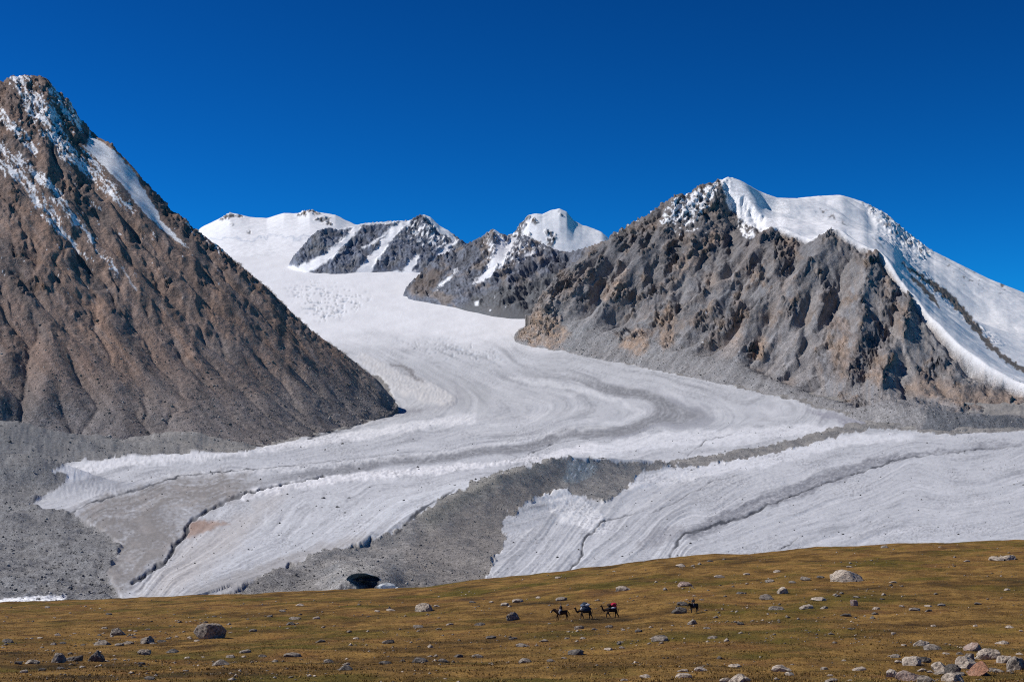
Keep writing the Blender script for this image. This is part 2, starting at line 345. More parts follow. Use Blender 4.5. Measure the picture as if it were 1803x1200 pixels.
    for pts, w, col, s in [([(100,838),(200,812),(350,803),(520,782),(640,765),(740,748),(830,735)], [14,9,7,8,9], (.86,.865,.88), .7),
                      ([(300,838),(400,832),(500,826),(640,812),(760,800),(880,782),(1010,757),(1090,744),(1135,727),(1090,707),(1010,684),(900,664)], [3,4,3,3,3,3,3,4,4,4,3], (.80,.81,.82), .5),
                      ([(430,872),(520,853),(640,838),(760,828),(860,818),(950,806),(1050,785)], [9,8,7,6,4,8], (.87,.87,.885), .85),
                      ([(1060,668),(1180,695),(1262,728)], [3,4,5], (.76,.77,.78), .4), ([(1050,795),(1150,775),(1300,768),(1450,752)], [12,14,12,7], (.82,.83,.85), .7),
                      ([(1520,745),(1480,738),(1420,722)], [7,6,2], (.33,.33,.37), .8),
                      ([(1110,850),(1200,835),(1330,812),(1480,775),(1600,768)], [14,12,14,10,6], (.82,.83,.85), .7),
                      ([(960,860),(1000,890),(1050,920)], [14,30,20], (.84,.85,.86), .7),
                      ([(1220,940),(1290,905),(1370,875),(1450,845),(1540,812),(1600,801),(1680,792),(1803,780)], [12,12,13,11,8,3,3,2], (.24,.245,.265), .75),
                      ([(1130,960),(1160,945),(1200,935)], [10,14,10], (.33,.33,.345), .6),
                      ([(640,630),(700,672),(760,694),(795,706)], [9,15,18,9], (.70,.69,.68), .6),
                      ([(690,640),(720,655),(742,672)], [2,5,2], (.22,.21,.21), .8), ([(700,720),(740,722),(800,712),(812,690),(800,675)], [4,5,5,5,3], (.38,.385,.41), .55),
                      ([(640,742),(690,732),(740,722)], [3,3,3], (.30,.30,.32), .7)]:
        m = lmask(PX, PY, pts, w, 7, 4., 1/20., 19); c = mixc(c, col, np.clip(m*s*1.25, 0, 1)*np.clip(.78+.55*grain+.5*b3, .1, 1))
    grit = sstep(.05, .5, fbm(PX/110, PY/38, 4, 107))*sstep(-.05, .4, fbm(PX/4, PY/2.6, 3, 109)); c = mixc(c, (.27, .275, .29), grit*.55*sstep(690, 790, PY))
    # silt-brown lower lobe between the channels
    brown = pmask(PX, PY, [(120,905),(150,888),(235,862),(312,842),(400,838),(450,848),(440,866),(390,886),(340,912),(322,945),(303,975),(235,1028),(180,1060),(150,1010),(200,960)], 16, 14, 1/25., 22)
    c = mixc(c, (.275, .26, .245), brown*np.clip(.85+.7*b2+.5*grain, 0, 1)); c = mixc(c, (.37, .345, .325), brown*sstep(.05, .5, fbm(PX/30, PY/14, 4, 27))*.6)
    rust = pmask(PX, PY, [(335,920),(352,914),(405,921),(370,932),(325,950)], 5, 4, 1/14., 24); c = mixc(c, (.33, .19, .115), rust*.75)
    c = mixc(c, (.50, .46, .42), pmask(PX, PY, [(330,950),(410,915),(470,880),(500,870),(440,940),(330,1040),(240,1060)], 14, 22, 1/25., 25)*.5)
    c = mixc(c, (.40, .385, .37), pmask(PX, PY, [(330,1045),(480,985),(640,935),(640,955),(430,1045)], 8, 8, 1/25., 26)*.7)
    # debris
    dn = fbm(X/40, D/40, 5, 43); dn2 = fbm(X/9, D/9, 3, 47)
    db = np.zeros_like(c); db[:] = (.245, .235, .222)
    db = mixc(db, (.31, .30, .28), sstep(.05, .45, dn)*.6); db = mixc(db, (.18, .18, .18), sstep(.05, .45, -dn)*.6); db = mixc(db, (.40, .385, .37), sstep(.3, .6, dn2)*.5)
    db = mixc(db, (.20, .195, .165), pmask(PX, PY, [(730,905),(800,862),(880,832),(960,815),(870,860),(760,930)], 12, 16, 1/30., 28)*.55)
    db = mixc(db, (.195, .178, .162), pmask(PX, PY, [(990,815),(900,850),(800,905),(720,960),(700,1050),(870,1050),(895,930),(985,860)], 14, 20, 1/30., 30)*.6)
    bluegrey = sstep(420, 100, PX)*(1-gl); db = mixc(db, (.185, .19, .197), bluegrey*.7); db = mixc(db, (.19, .185, .18), bluegrey*sstep(.1, .5, dn)*.5)
    icewin = pmask(PX, PY, [(1000,812),(1040,810),(1055,822),(1035,842),(1010,850),(992,845)], 5, 3, 1/10., 29)
    db = mixc(db, (.30, .335, .345), icewin*.75); db = mixc(db, (.62, .66, .68), icewin*sstep(.25, .45, fbm((PX+PY)/5, (PX-PY)/30, 3, 53))*.8)
    c = mixc(c, (.16, .155, .15), 0*deb)
    cls = np.where(gl > .5, np.where(deb > .5, 2, 1), 3)
    db = db*1.14
    c = np.where((cls == 1)[..., None], c, db)
    # stones and grit frozen into the ice
    spk = sstep(.62, .72, fbm(X/6, D/9, 2, 57)); c = mixc(c, (.22, .21, .2), (cls == 1)*spk*sstep(4000, 2500, D)*.35)
    # snow patch at the lower left
    c = mixc(c, (.86, .87, .88), pmask(PX, PY, [(-40,1062),(0,1054),(38,1050),(60,1049),(110,1046),(118,1052),(90,1060),(40,1075)], 3, 1.5, 1/10., 33))
    c = mixc(c, (.78, .79, .80), pmask(PX, PY, [(665,1040),(672,1031),(690,1030),(706,1040)], 2, 1.0, 1/8., 34)*0)
    # channels: shallow cuts; wet silt and their shade are put into the colour
    q1 = fbm(PX/17, PY/17, 3, 97)*3.2; q2 = fbm(PX/17+9, PY/17+5, 3, 99)*3.2; wn_ = np.clip(1+.9*fbm(PX/16, PY/16, 2, 101), .25, 2); mn_ = np.clip(.85+.8*fbm(PX/34, PY/34, 3, 103), .25, 1)
    for pts, w, dep in CH:
        pa = np.array(pts); sel = (PX > pa[:, 0].min()-12) & (PX < pa[:, 0].max()+12) & (PY > pa[:, 1].min()-12) & (PY < pa[:, 1].max()+12)
        dpx, t, _ = dline(PX[sel]+q1[sel], PY[sel]+q2[sel], pts); wpx = np.interp(t, np.linspace(0, 1, len(w)), w)*wn_[sel]+.2
        m = (1-sstep(wpx*.55, wpx*1.25+.4, dpx))*mn_[sel]
        z[sel] -= m*dep*(.34 if dep == 8 else .15)*np.clip(D[sel]/1500, .8, 1.5)
        c[sel] = mixc(c[sel], (.06, .065, .075), np.clip(m*1.1, 0, 1)*np.clip(wpx/1.3, .35, .92))
    PYf = YH-z/D*F
    V = np.stack([X, D, z], -1).reshape(-1, 3); Fq = grid_faces(*X.shape)
    fc = cls.ravel()[Fq]; fcl = np.where((fc == 1).sum(1) >= 2, 1, np.where((fc == 2).sum(1) >= 2, 2, 3))
    # the mouth of the ice cave is an opening in the debris-covered ice
    fpx = PX.ravel()[Fq].mean(1); fpy = PYf.ravel()[Fq].mean(1); fd = D.ravel()[Fq].mean(1)
    hole = inpoly(fpx, fpy, CAVE) & (fd < 841) & (fd > 816)
    C = c.reshape(-1, 3)
    keep = ~hole & ~((fpx > 1330) & (fd > 4900)) & ~((fpx < 200) & (fd > 5200)) & ~((fpx > 1000) & (fd > 8200))
    terrain('glacier', V, Fq[(fcl == 1) & keep], C, MAT_ICE, 'long grey-white valley glacier with curved flow bands between the mountains', 'glacier')
    terrain('moraine_middle', V, Fq[(fcl == 2) & keep], C, MAT_DEBRIS, 'grey rubble ridge of the medial moraine lying on the white ice', 'moraine')
    terrain('moraine_side', V, Fq[(fcl == 3) & keep], C, MAT_DEBRIS, 'grey hummocky gravel moraine along the edges of the ice', 'moraine')
    return dict(PX=PX, PY=PYf, X=X, D=D, Z=z, cls=cls)
FL = build_floor()
def zfl(x, d):
    """height of the built floor at a place"""
    px = CX+x/d*F; cols = FL['PX'][0]; dr = FL['D'][:, 0]
    return bil(FL['Z'], np.interp(px, cols, np.arange(len(cols))), np.interp(d, dr, np.arange(len(dr))))

# ------------------------------------------------------------------ mountains
def field(x0, x1, y0, y1, pts, coarse, fine, seed, amp, rid, er, batches, keep, base_mix=1.0, crag=26., cragsize=75., cragbias=.05, cragpatch=140., spurs=()):
    f = rbf(pts)
    X, Y = np.meshgrid(np.arange(x0, x1, coarse), np.arange(y0, y1, coarse)); b = f(X, Y)
    spx = CX+X/Y*F; spy = YH-b/Y*F
    for line, hh, wd in spurs:
        dd, _, _ = dline(spx+fbm(X/150, Y/150, 3, seed+7)*10, spy, line); b = b+hh*(np.exp(-(dd/wd))-.15)
    w = fbm(X/400, Y/400, 3, seed+3)*70
    h = b+fbm((X+w)/600, (Y+w)/600, 5, seed+1)*amp+(ridged((X+w)/260, (Y-w)/260, 3, seed+9)-.5)*rid
    h = erode(h, coarse, int(X.size*.34), 50, batches, seed, er=er, cap=2.0); h = blur(h, 1)
    kd = sstep(0, 1, keep(X, Y)); h = b+(h-b)*base_mix*(.12+.88*kd)
    X2, Y2 = np.meshgrid(np.arange(x0, x1, fine), np.arange(y0, y1, fine))
    g = blur(bil(h, (X2-x0)/coarse, (Y2-y0)/coarse), 3)
    cr = np.clip((fbm(X2/cragpatch, Y2/cragpatch, 4, seed+21)-cragbias)*3, 0, 1)
    w = fbm(X2/60, Y2/60, 3, seed+5)*16
    g1 = g+cr*(ridged((X2+w)/cragsize, (Y2+w)/cragsize, 4, seed+31)-.35)*crag+fbm(X2/30, Y2/30, 3, seed+77)*1.0
    g1 = erode(g1, fine, int(X2.size*.13), 30, 2, seed+2, er=.03, cap=1.2)
    return dict(x0=x0, y0=y0, c=fine, h=g1, crag=cr, conv=blur(g, 14)-g)
def samp(hf, k, x, y): return bil(hf[k], (x-hf['x0'])/hf['c'], (y-hf['y0'])/hf['c'])
def mgrid(cols, dlo, dhi, rows, gamma=1.0):
    t = np.linspace(0, 1, rows)**gamma; D = dlo[None, :]+(dhi-dlo)[None, :]*t[:, None]
    PX = np.repeat(cols[None, :], rows, 0); return PX, D, (PX-CX)/F*D
def fit_sky(PX, D, z, sky, lo=.5, k=9):
    """bring the crest to the height it has along the skyline, small crags kept"""
    el = z/D*F; top = el.max(0); tgt = YH-np.interp(PX[0], [s[0] for s in sky], [s[1] for s in sky])
    dl = tgt-top; kk = np.ones(k)/k; dl = np.convolve(np.pad(dl, k//2, mode='edge'), kk, 'valid')
    base = el[0]; w = np.clip((el-base)/(top-base+1e-6), 0, 1)
    return z+dl[None, :]*sstep(lo*.2, 1, w)*D/F
def sink(PX, D, z, inside, depth=6.0):
    """below the ice where the ice lies in front"""
    return np.where(inside, np.minimum(z, zfloor(D)-depth), z)
def normal_slope(X, D, z):
    a = np.stack([np.gradient(X, axis=1), np.gradient(D, axis=1), np.gradient(z, axis=1)], -1)
    b = np.stack([np.gradient(X, axis=0), np.gradient(D, axis=0), np.gradient(z, axis=0)], -1)
    n = np.cross(a, b); n /= np.linalg.norm(n, axis=-1, keepdims=True)+1e-9; n = n*np.sign(n[..., 2:3]); return n

def facet(x, y, seed):
    """broken rock: every cell a flat face with a tilt and level of its own"""
    xi = np.floor(x).astype(np.int64); yi = np.floor(y).astype(np.int64); best = np.full(np.shape(x), 9.); out = np.zeros(np.shape(x))
    for i in (-1, 0, 1):
        for j in (-1, 0, 1):
            a = xi+i; b = yi+j; h = _P[(_P[(a+seed*17) & 255]+b+seed*29) & 255]; h2 = _P[(h+91) & 255]; h3 = _P[(h+173) & 255]
            dx = a+.15+.7*h/255.-x; dy = b+.15+.7*h2/255.-y; d = dx*dx+dy*dy; m = d < best
            best = np.where(m, d, best); out = np.where(m, (_GX[h3]*dx+_GY[h3]*dy)*1.1+(_P[(h3+57) & 255]/255.-.5)*.9, out)
    return out
def craggy(PX, PY, D, seed, ang=0.0):
    w1 = fbm(PX/20, PY/20, 3, seed)*7; w2 = fbm(PX/20+40, PY/20, 3, seed+2)*7; ca = np.sqrt(1-np.asarray(ang)**2)
    u = (PX+w1)*ca-(PY+w2)*ang; v = (PX+w1)*ang+(PY+w2)*ca
    return (facet(u/22, v/44, seed+1)*10+facet(u/9, v/15, seed+4)*10+facet(PX/4.5, PY/5.5, seed+7)*6.5)*D/6000.
def push(X, D, z, amt, amount_z=1.0):
    """move the surface out along its own smooth normal"""
    n = normal_slope(X, D, blur(z, 6)); return X+n[..., 0]*amt, D+n[..., 1]*amt, z+n[..., 2]*amt*amount_z
def floor_skirt(foot, n=(0, -1), out=220., drop=60.):
    r = []
    for p in foot:
        x, y, z = W(*p); r.append((x+n[0]*out, y+n[1]*out, zfloor(max(y+n[1]*out, 500))-drop))
    return r
def foot_pts(px_py): return [(a, b, float(d_of_py(b))) for a, b in px_py]

# ---- the dark mountain on the left
ML_SKY = [(-450,300),(-200,190),(0,143),(20,135),(60,133),(85,138),(95,153),(115,168),(130,190),(145,212),(160,230),(180,246),(200,255),(240,300),(280,345),(310,375),(350,405),(380,430),(420,458),(450,480),(480,508),(520,553),(560,588),(600,615),(640,650),(665,668),(690,700),(720,716),(745,724),(900,740)]
def build_left():
    ridge = [(-450,300,5150),(-200,190,5000),(0,143,4920),(60,133,4900),(115,170,4840),(160,230,4780),(200,255,4720),(240,300,4660),(280,345,4600),(310,375,4570),(350,405,4520),(380,430,4480),(420,460,4430),(480,510,4350),(520,555,4300),(560,590,4250),(600,615,4200),(640,650,4150),(690,700,4090),(720,717,4060),(750,727,4030)]
    foot = [(-450,800,2650),(-200,792,2720)]+foot_pts([(0,785),(150,790),(340,797),(430,795),(480,783),(540,770),(600,755),(650,742),(690,728)])
    mid = [(-300,690,3050),(0,690,3100),(150,690,3180),(300,695,3270),(430,705,3420),(560,700,3750),(620,690,3950)]
    pts = [W(*p) for p in ridge+foot+mid]
    pts += [(W(*p)[0]+250, W(*p)[1]+330, W(*p)[2]-310) for p in ridge]
    pts += floor_skirt(foot, (.72, -.69), 260, 70)
    rl = [W(*p)[:2] for p in ridge]
    keep = lambda x, y: dline(x, y, rl)[0]/220.
    hf = field(-3100, -100, 2400, 5700, pts, 16., 5.5, 3, 60, 30, .05, 7, keep, .30, 9., 62., .06, 130.)
    cols = np.concatenate([np.linspace(-400, -6, 40), np.linspace(-4, 752, 440)])
    dlo = np.interp(cols, [p[0] for p in foot], [p[2] for p in foot])-170; dhi = np.interp(cols, [p[0] for p in ridge], [p[2] for p in ridge])
    PX, D, X = mgrid(cols, dlo, dhi, 400, 1.0)
    back_t = np.linspace(0, 1, 13)[1:]; Db = dhi[None, :]+back_t[:, None]*520
    PX = np.concatenate([PX, np.repeat(cols[None], 12, 0)]); D = np.concatenate([D, Db]); X = (PX-CX)/F*D
    z = samp(hf, 'h', X, D); cr = samp(hf, 'crag', X, D); cv = samp(hf, 'conv', X, D)
    PY = YH-z/D*F
    u = (PX*.80-PY*.60); v = (PX*.60+PY*.80)
    upper = sstep(700, 500, PY)
    # ribs of broken rock with chutes of scree between them, running down the fall line
    rb = ridged(u/46+fbm(PX/80, PY/80, 3, 18)*.8, v/300+fbm(PX/50, PY/50, 2, 24)*.25, 4, 17, .55)
    patch = fbm(PX/75, PY/75, 4, 25)
    rk = np.clip(sstep(1.2, 5., -cv+3.5*patch)*sstep(-.15, .3, patch)+sstep(.30, .6, patch)*.6, 0, 1)*upper
    rk = np.maximum(rk, sstep(330, 200, PY)*.8); rk = np.maximum(rk, sstep(34, 8, dline(PX, PY, ML_SKY)[0])*.7*upper)
    ch = np.zeros_like(PX)
    for l, w in [([(130,310),(190,440),(250,560),(330,700)], [5,14,20,28]), ([(0,480),(60,600),(130,710)], [10,12,16]), ([(40,420),(120,560),(220,705)], [6,12,18]), ([(230,400),(300,520),(400,650),(470,720)], [5,10,14,18]), ([(300,440),(390,560),(500,680)], [5,9,14]), ([(0,580),(50,650),(90,720)], [8,12,12]), ([(370,470),(450,560),(560,670)], [4,7,12]), ([(60,310),(110,400),(160,480)], [4,6,4])]:
        ch = np.maximum(ch, lmask(PX, PY, l, w, 12, 5, 1/30., 61))
    rk = rk*(1-.92*ch); z = z-ch*7*upper
    z = z+upper*(rb-.5)*15*(1-.4*ch)+fbm(X/9, D/9, 3, 16)*.6
    z = fit_sky(PX, D, z, ML_SKY, .5, 7)
    tm = pmask(PX, PY, [(140,228),(180,238),(248,305),(298,390),(342,442),(258,392),(182,305),(140,262)], 2, 8); z = z*(1-tm)+blur(z, 40)*tm; PY = YH-z/D*F
    X, D, z = push(X, D, z, rk*craggy(PX, PY, D, 15, .6)*.78*(1-pmask(PX, PY, [(145,230),(180,240),(245,305),(295,390),(340,440),(260,390),(185,303),(145,262)], 3, 8))); PX = CX+X/D*F
    PY = YH-z/D*F
    z = sink(PX, D, z, inpoly(PX, PY, GLACIER) & (PY > 450) & (D > 2300))
    n = normal_slope(X, D, z); st = n[..., 2]
    u = (PX*.80-PY*.60); v = (PX*.60+PY*.80)
    s1 = fbm(u/30+fbm(PX/50, PY/50, 3, 28)*.5, v/260, 5, 29); s2 = fbm(u/9, v/90, 4, 30); g1 = fbm(PX/70, PY/70, 5, 35); g2 = fbm(PX/11, PY/11, 4, 36)
    c = np.zeros(X.shape+(3,)); c[:] = (0.213, 0.169, 0.145)
    c = mixc(c, (0.244, 0.173, 0.132), sstep(.0, .45, s1)*.75); c = mixc(c, (0.183, 0.163, 0.154), sstep(.0, .45, -s1)*.8)
    c = mixc(c, (.235, .21, .195), sstep(.25, .6, s2)*.35); c = mixc(c, (0.232, 0.185, 0.160), ch*.55)
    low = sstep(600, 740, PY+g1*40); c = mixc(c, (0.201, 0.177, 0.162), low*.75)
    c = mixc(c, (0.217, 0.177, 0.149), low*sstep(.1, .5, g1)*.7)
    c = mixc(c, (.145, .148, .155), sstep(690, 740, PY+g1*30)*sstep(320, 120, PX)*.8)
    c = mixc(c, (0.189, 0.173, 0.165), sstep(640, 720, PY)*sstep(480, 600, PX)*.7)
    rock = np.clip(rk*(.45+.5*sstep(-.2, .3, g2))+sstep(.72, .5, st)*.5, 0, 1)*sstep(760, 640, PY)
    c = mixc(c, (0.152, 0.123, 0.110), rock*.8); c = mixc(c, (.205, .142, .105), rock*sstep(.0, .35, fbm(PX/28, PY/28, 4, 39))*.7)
    grey = pmask(PX, PY, [(350,600),(390,590),(430,610),(435,640),(400,650),(365,630)], 16, 14, 1/25., 5); c = mixc(c, (.17, .172, .178), grey*.55)
    c = mixc(c, (.21, .165, .13), pmask(PX, PY, [(400,460),(440,490),(500,540),(560,590),(610,630),(590,630),(520,570),(450,520)], 14, 8, 1/20., 6)*sstep(.0, .4, g2)*.7)
    c = mixc(c, (.19, .125, .09), pmask(PX, PY, [(300,752),(325,755),(370,795),(330,797),(315,780)], 5, 6, 1/20., 7)*.7)
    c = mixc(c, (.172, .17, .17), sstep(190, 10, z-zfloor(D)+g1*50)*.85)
    c = c*np.array((1.20, 1.12, 1.10))*(1+rk*(.30*facet(PX/5., PY/6., 22)+.22*facet((PX*.8-PY*.6)/11, (PX*.6+PY*.8)/15, 19)))[..., None]*(1+.30*np.clip(s2, -.9, .9)+.22*np.clip(s1, -.9, .9)*upper)[..., None]
    # snow: one clean tongue below the crest, dustings in the gullies of the summit
    T = [(158,238),(180,250),(202,266),(222,287),(236,302),(254,335),(264,352),(278,372),(283,388),(300,404),(332,437),(322,433),(298,414),(265,386),(240,358),(215,325),(190,300),(175,285),(152,262)]
    sn = pmask(PX, PY, T, 2.5, 1.0, 1/9., 3)
    st2 = .8*fbm(u/5+fbm(PX/20, PY/20, 3, 44)*.9, v/34, 4, 45)+.5*fbm(PX/3.2, PY/3.2, 3, 46)
    zone = np.zeros_like(PX)
    for l, w in [([(0,285),(40,315),(75,360),(120,420),(150,455)], [12,14,9,4]), ([(55,300),(90,330),(112,362),(150,410),(185,450),(205,482)], [9,11,7,6,3]), ([(85,225),(130,280),(170,312),(208,350),(235,372)], [14,13,10,3]),
                 ([(35,140),(62,180),(85,215),(110,255)], [15,22,24,12]), ([(95,160),(120,195),(140,225)], [10,14,8]), ([(150,262),(180,300),(205,335)], [6,7,3]), ([(305,372),(345,402),(390,440),(412,458)], [3,4,5,2]), ([(150,345),(175,370),(195,385)], [2,3,1]), ([(0,200),(30,230),(60,262)], [8,12,8]), ([(0,260),(25,275),(60,300)],[8,8,6])]:
        zone = np.maximum(zone, lmask(PX, PY, l, w, 7, 7, 1/14., 8))
    sn = np.maximum(sn, sstep(.02, .16, st2-.62+zone*.78)); sn = sn*sstep(560, 470, PY)
    sn = np.maximum(sn, lmask(PX, PY, [(215,470),(228,492),(240,510)], 1.2, 3, 1)*.6)
    c = mixc(c, (.86, .875, .90), sn*.96)
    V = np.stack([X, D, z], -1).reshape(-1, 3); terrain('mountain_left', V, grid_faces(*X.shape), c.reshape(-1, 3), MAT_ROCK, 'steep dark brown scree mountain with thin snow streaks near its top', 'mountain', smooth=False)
    return dict(X=X, D=D, Z=z, PX=PX, PY=PY)

# ---- the rocky mountain on the right with the snow mountain behind it
FR = [(1300,392,6550),(1340,405,6300),(1362,399,6150),(1385,408,6050),(1420,415,5950),(1440,398,5800),(1465,388,5700),(1490,405,5600),(1510,420,5550),(1540,418,5450),(1560,450,5350),(1600,495,5150),(1640,545,4950),(1690,600,4750),(1740,640,4600),(1803,668,4450),(1900,715,4250),(2100,745,4000)]
MR_SKY = [(880,600),(905,590),(925,565),(940,545),(960,510),(985,478),(1010,462),(1030,450),(1065,427),(1085,408),(1100,400),(1120,386),(1150,372),(1175,352),(1190,344),(1215,338),(1240,324),(1262,317),(1275,313),(1290,313),(1305,318),(1340,338),(1368,348),(1400,349),(1440,345),(1480,343),(1520,355),(1560,375),(1600,410),(1640,440),(1680,460),(1740,490),(1803,515),(1950,590),(2100,640)]
def build_right():
    back = [(905,592,6330),(940,548,6420),(985,480,6600),(1030,450,6750),(1065,428,6850),(1120,385,6900),(1190,345,6900),(1225,330,6900),(1262,316,6900),(1290,313,6900),(1340,340,7050),(1400,349,7300),(1440,345,7400),(1480,343,7500),(1520,355,7500),(1560,375,7450),(1600,410,7400),(1640,440,7400),(1680,460,7300),(1740,490,7200),(1803,515,7100),(1950,590,7000),(2100,640,7000)]
    foot = foot_pts([(905,598),(940,610),(1000,620),(1100,640),(1200,660),(1300,682),(1400,705),(1480,727),(1530,745)])+[(1600,757,3560),(1700,763,3460),(1803,757,3540),(2000,757,3540),(2200,757,3540)]
    mid = [(1350,370,6850),(1400,385,6700),(1450,380,6550),(1540,398,6400),(1550,392,6900),(1600,470,5800),(1650,525,5500),(1720,592,5200),(1803,655,4850),(1900,700,4650),(1700,545,6250),(1803,612,5650),(1640,480,6300),
           (1600,660,3950),(1600,705,3750),(1700,690,3900),(1803,705,3950),(1700,730,3620),(1803,735,3650),(1500,690,4250),(1900,735,3700)]
    pts = [W(*p) for p in back+foot+mid+FR]
    pts += [(W(*p)[0]+150, W(*p)[1]+420, W(*p)[2]-330) for p in back]
    pts += floor_skirt(foot[:9], (-.9, -.43), 250, 70)+floor_skirt(foot[9:], (0, -1), 220, 50)
    rl = [W(*p)[:2] for p in back]; fl = [W(*p)[:2] for p in FR]
    fline = [W(*p)[:2] for p in foot]
    keep = lambda x, y: np.minimum(np.minimum(dline(x, y, rl)[0], dline(x, y, fl)[0])/170., .25+dline(x, y, fline)[0]/420.)
    spurs = [([(1362,400),(1320,440),(1270,490),(1220,530),(1175,565),(1110,612)], 60, 15), ([(1465,390),(1420,450),(1380,500),(1330,545),(1290,600)], 50, 15), ([(1530,425),(1520,500),(1512,580),(1500,640)], 60, 15),
             ([(1600,505),(1590,560),(1562,620),(1545,662)], 55, 14), ([(1065,430),(1030,490),(990,540),(945,590)], 55, 14), ([(1190,350),(1150,420),(1100,480),(1040,560),(1010,600)], 60, 16), ([(1238,395),(1190,460),(1140,520)], 45, 15)]
    hf = field(-60, 4300, 3250, 8000, pts, 20., 7., 11, 50, 50, .05, 7, keep, .50, 14., 95., -.02, 200., spurs)
    cols = np.concatenate([np.linspace(880, 1811, 560), np.linspace(1820, 2190, 30)])
    dlo = np.interp(cols, [p[0] for p in foot], [p[2] for p in foot])-160; dhi = np.interp(cols, [p[0] for p in back], [p[2] for p in back])
    PX, D, X = mgrid(cols, dlo, dhi, 420, 1.0)
    bt = np.linspace(0, 1, 11)[1:]; Db = dhi[None, :]+bt[:, None]*600
    PX = np.concatenate([PX, np.repeat(cols[None], 10, 0)]); D = np.concatenate([D, Db]); X = (PX-CX)/F*D
    z = samp(hf, 'h', X, D); cr = samp(hf, 'crag', X, D); PY = YH-z/D*F
    dfr = np.interp(PX, [p[0] for p in FR], [p[2] for p in FR])
    behind = sstep(0, 60, D-dfr)*sstep(1330, 1350, PX)
    bowl0 = pmask(PX, PY, [(1268,300),(1340,300),(1420,320),(1420,416),(1402,412),(1372,404),(1340,408),(1318,396),(1300,384),(1283,362),(1279,340)], 3, 6, 1/10., 44)*(D > dfr-30)
    smooth = np.clip(np.maximum(behind, bowl0), 0, 1)
    foot_d = np.interp(PX, [p[0] for p in foot], [p[2] for p in foot]); talus = sstep(420, 150, D-foot_d)
    rocky = (1-smooth)*(1-talus)
    # calmer snow slopes: pull back to the plain slope behind the front ridge
    f0 = rbf(pts); zb = f0(X, D); z = z*(1-.8*smooth)+zb*.8*smooth
    z = z*(1-.75*talus)+zb*.75*talus+talus*(fbm(X/50, D/50, 4, 3)*5+fbm(X/9, D/9, 3, 8)*.8)
    def ribs(g):
        u = PX*math.sqrt(1-g*g)-PY*g; v = PX*g+PY*math.sqrt(1-g*g)
        return ridged(u/58+fbm(PX/80, PY/80, 3, 18)*.7, v/240+fbm(PX/50, PY/50, 2, 24)*.3, 4, 19, .55)
    wr = sstep(1490, 1590, PX+(PY-520)*.15); rb = ribs(-.58)*(1-wr)+ribs(.42)*wr; patch = fbm(PX/70, PY/70, 4, 26)
    high = sstep(620, 400, PY)
    cv = samp(hf, 'conv', X, D)
    rk = np.clip(sstep(.5, 6.5, -cv+6*patch)+sstep(.28, .5, patch)*.6+high*sstep(-.2, .25, patch)*.9, 0, 1)*rocky; rk = np.maximum(rk, sstep(430, 400, PY)*.7*rocky)
    for kx, ky, rx, ry in [(945,585,42,34),(1115,602,30,28),(1172,575,26,50),(1500,640,55,34),(1545,620,30,60),(1330,610,18,28),(1300,560,20,40),(1240,560,30,30),(1470,590,30,40)]:
        rk = np.maximum(rk, sstep(1.15, .75, np.hypot((PX-kx)/rx, (PY-ky)/ry)+fbm(PX/22, PY/22, 3, 27)*.35)*(1-smooth)*(PX < 1600))
    ch = np.zeros_like(PX)
    for l, w in [([(1330,432),(1290,480),(1240,530),(1180,580),(1120,622),(1060,640)], [4,8,9,9,12,16]), ([(1405,460),(1360,540),(1300,600),(1240,650),(1180,660)], [4,10,18,26,20]), ([(1455,470),(1425,540),(1390,590),(1340,660)], [4,9,12,20]), ([(1150,470),(1110,530),(1050,580),(1010,618)], [4,8,11,14]), ([(1240,470),(1180,512),(1110,560),(1045,615)], [3,7,8,12]), ([(1490,500),(1450,570),(1410,640),(1390,680)], [4,7,12,18]), ([(1570,540),(1585,620),(1600,690)], [5,9,14]), ([(1055,470),(1010,530),(985,600)], [3,5,7]), ([(1640,560),(1680,620),(1740,680)], [5,8,10])]:
        ch = np.maximum(ch, lmask(PX, PY, l, w, 12, 5, 1/30., 63))
    ch = ch*(1-smooth); rk = rk*(1-.94*ch); z = z-ch*15*(1-talus)
    z = z+(1-smooth)*(1-talus*.8)*((rb-.5)*16*(1-.6*ch)+rk*5)+(1-smooth)*fbm(X/12, D/12, 3, 16)*.8
    z = z+(1-smooth)*np.exp(-((D-dfr)/130)**2)*sstep(1335, 1350, PX)*(ridged(X/70, D/200, 3, 71, .5)-.45)*34
    ice = pmask(PX, PY, [(1520,365),(1560,385),(1610,415),(1640,445),(1625,465),(1590,440),(1545,405)], 8, 8, 1/14., 4)*smooth
    z = z+ice*(ridged(X/45, D/60, 4, 81)-.5)*42
    ser = lmask(PX, PY, [(1550,420),(1600,460),(1650,520),(1710,580),(1760,625)], [5,7,6,6,5], 5, 5, 1/14., 5)*smooth; z = z+ser*(ridged(X/24, D/34, 3, 83)-.5)*14
    z = z+smooth*fbm(X/90, D/90, 4, 85)*4
    z = fit_sky(PX, D, z, MR_SKY, .6, 7); PY = YH-z/D*F; rk = rk*(1-smooth)
    X, D, z = push(X, D, z, rk*(craggy(PX, PY, D, 15, -.58)*(1-wr)+craggy(PX, PY, D, 15, .42)*wr)*1.15*(1-.9*pmask(PX, PY, [(1250,300),(1275,320),(1285,365),(1320,400),(1400,415),(1440,400),(1440,300)], 4, 6))); PX = CX+X/D*F; PY = YH-z/D*F
    z = sink(PX, D, z, inpoly(PX, PY, GLACIER) & (D < foot_d+260))
    n = normal_slope(X, D, z); st = n[..., 2]
    ang = np.interp(PX, [900,1300,1450,1530,1650,1800], [-.62,-.62,-.5,-.1,.45,.6]); ca = np.sqrt(1-ang**2)
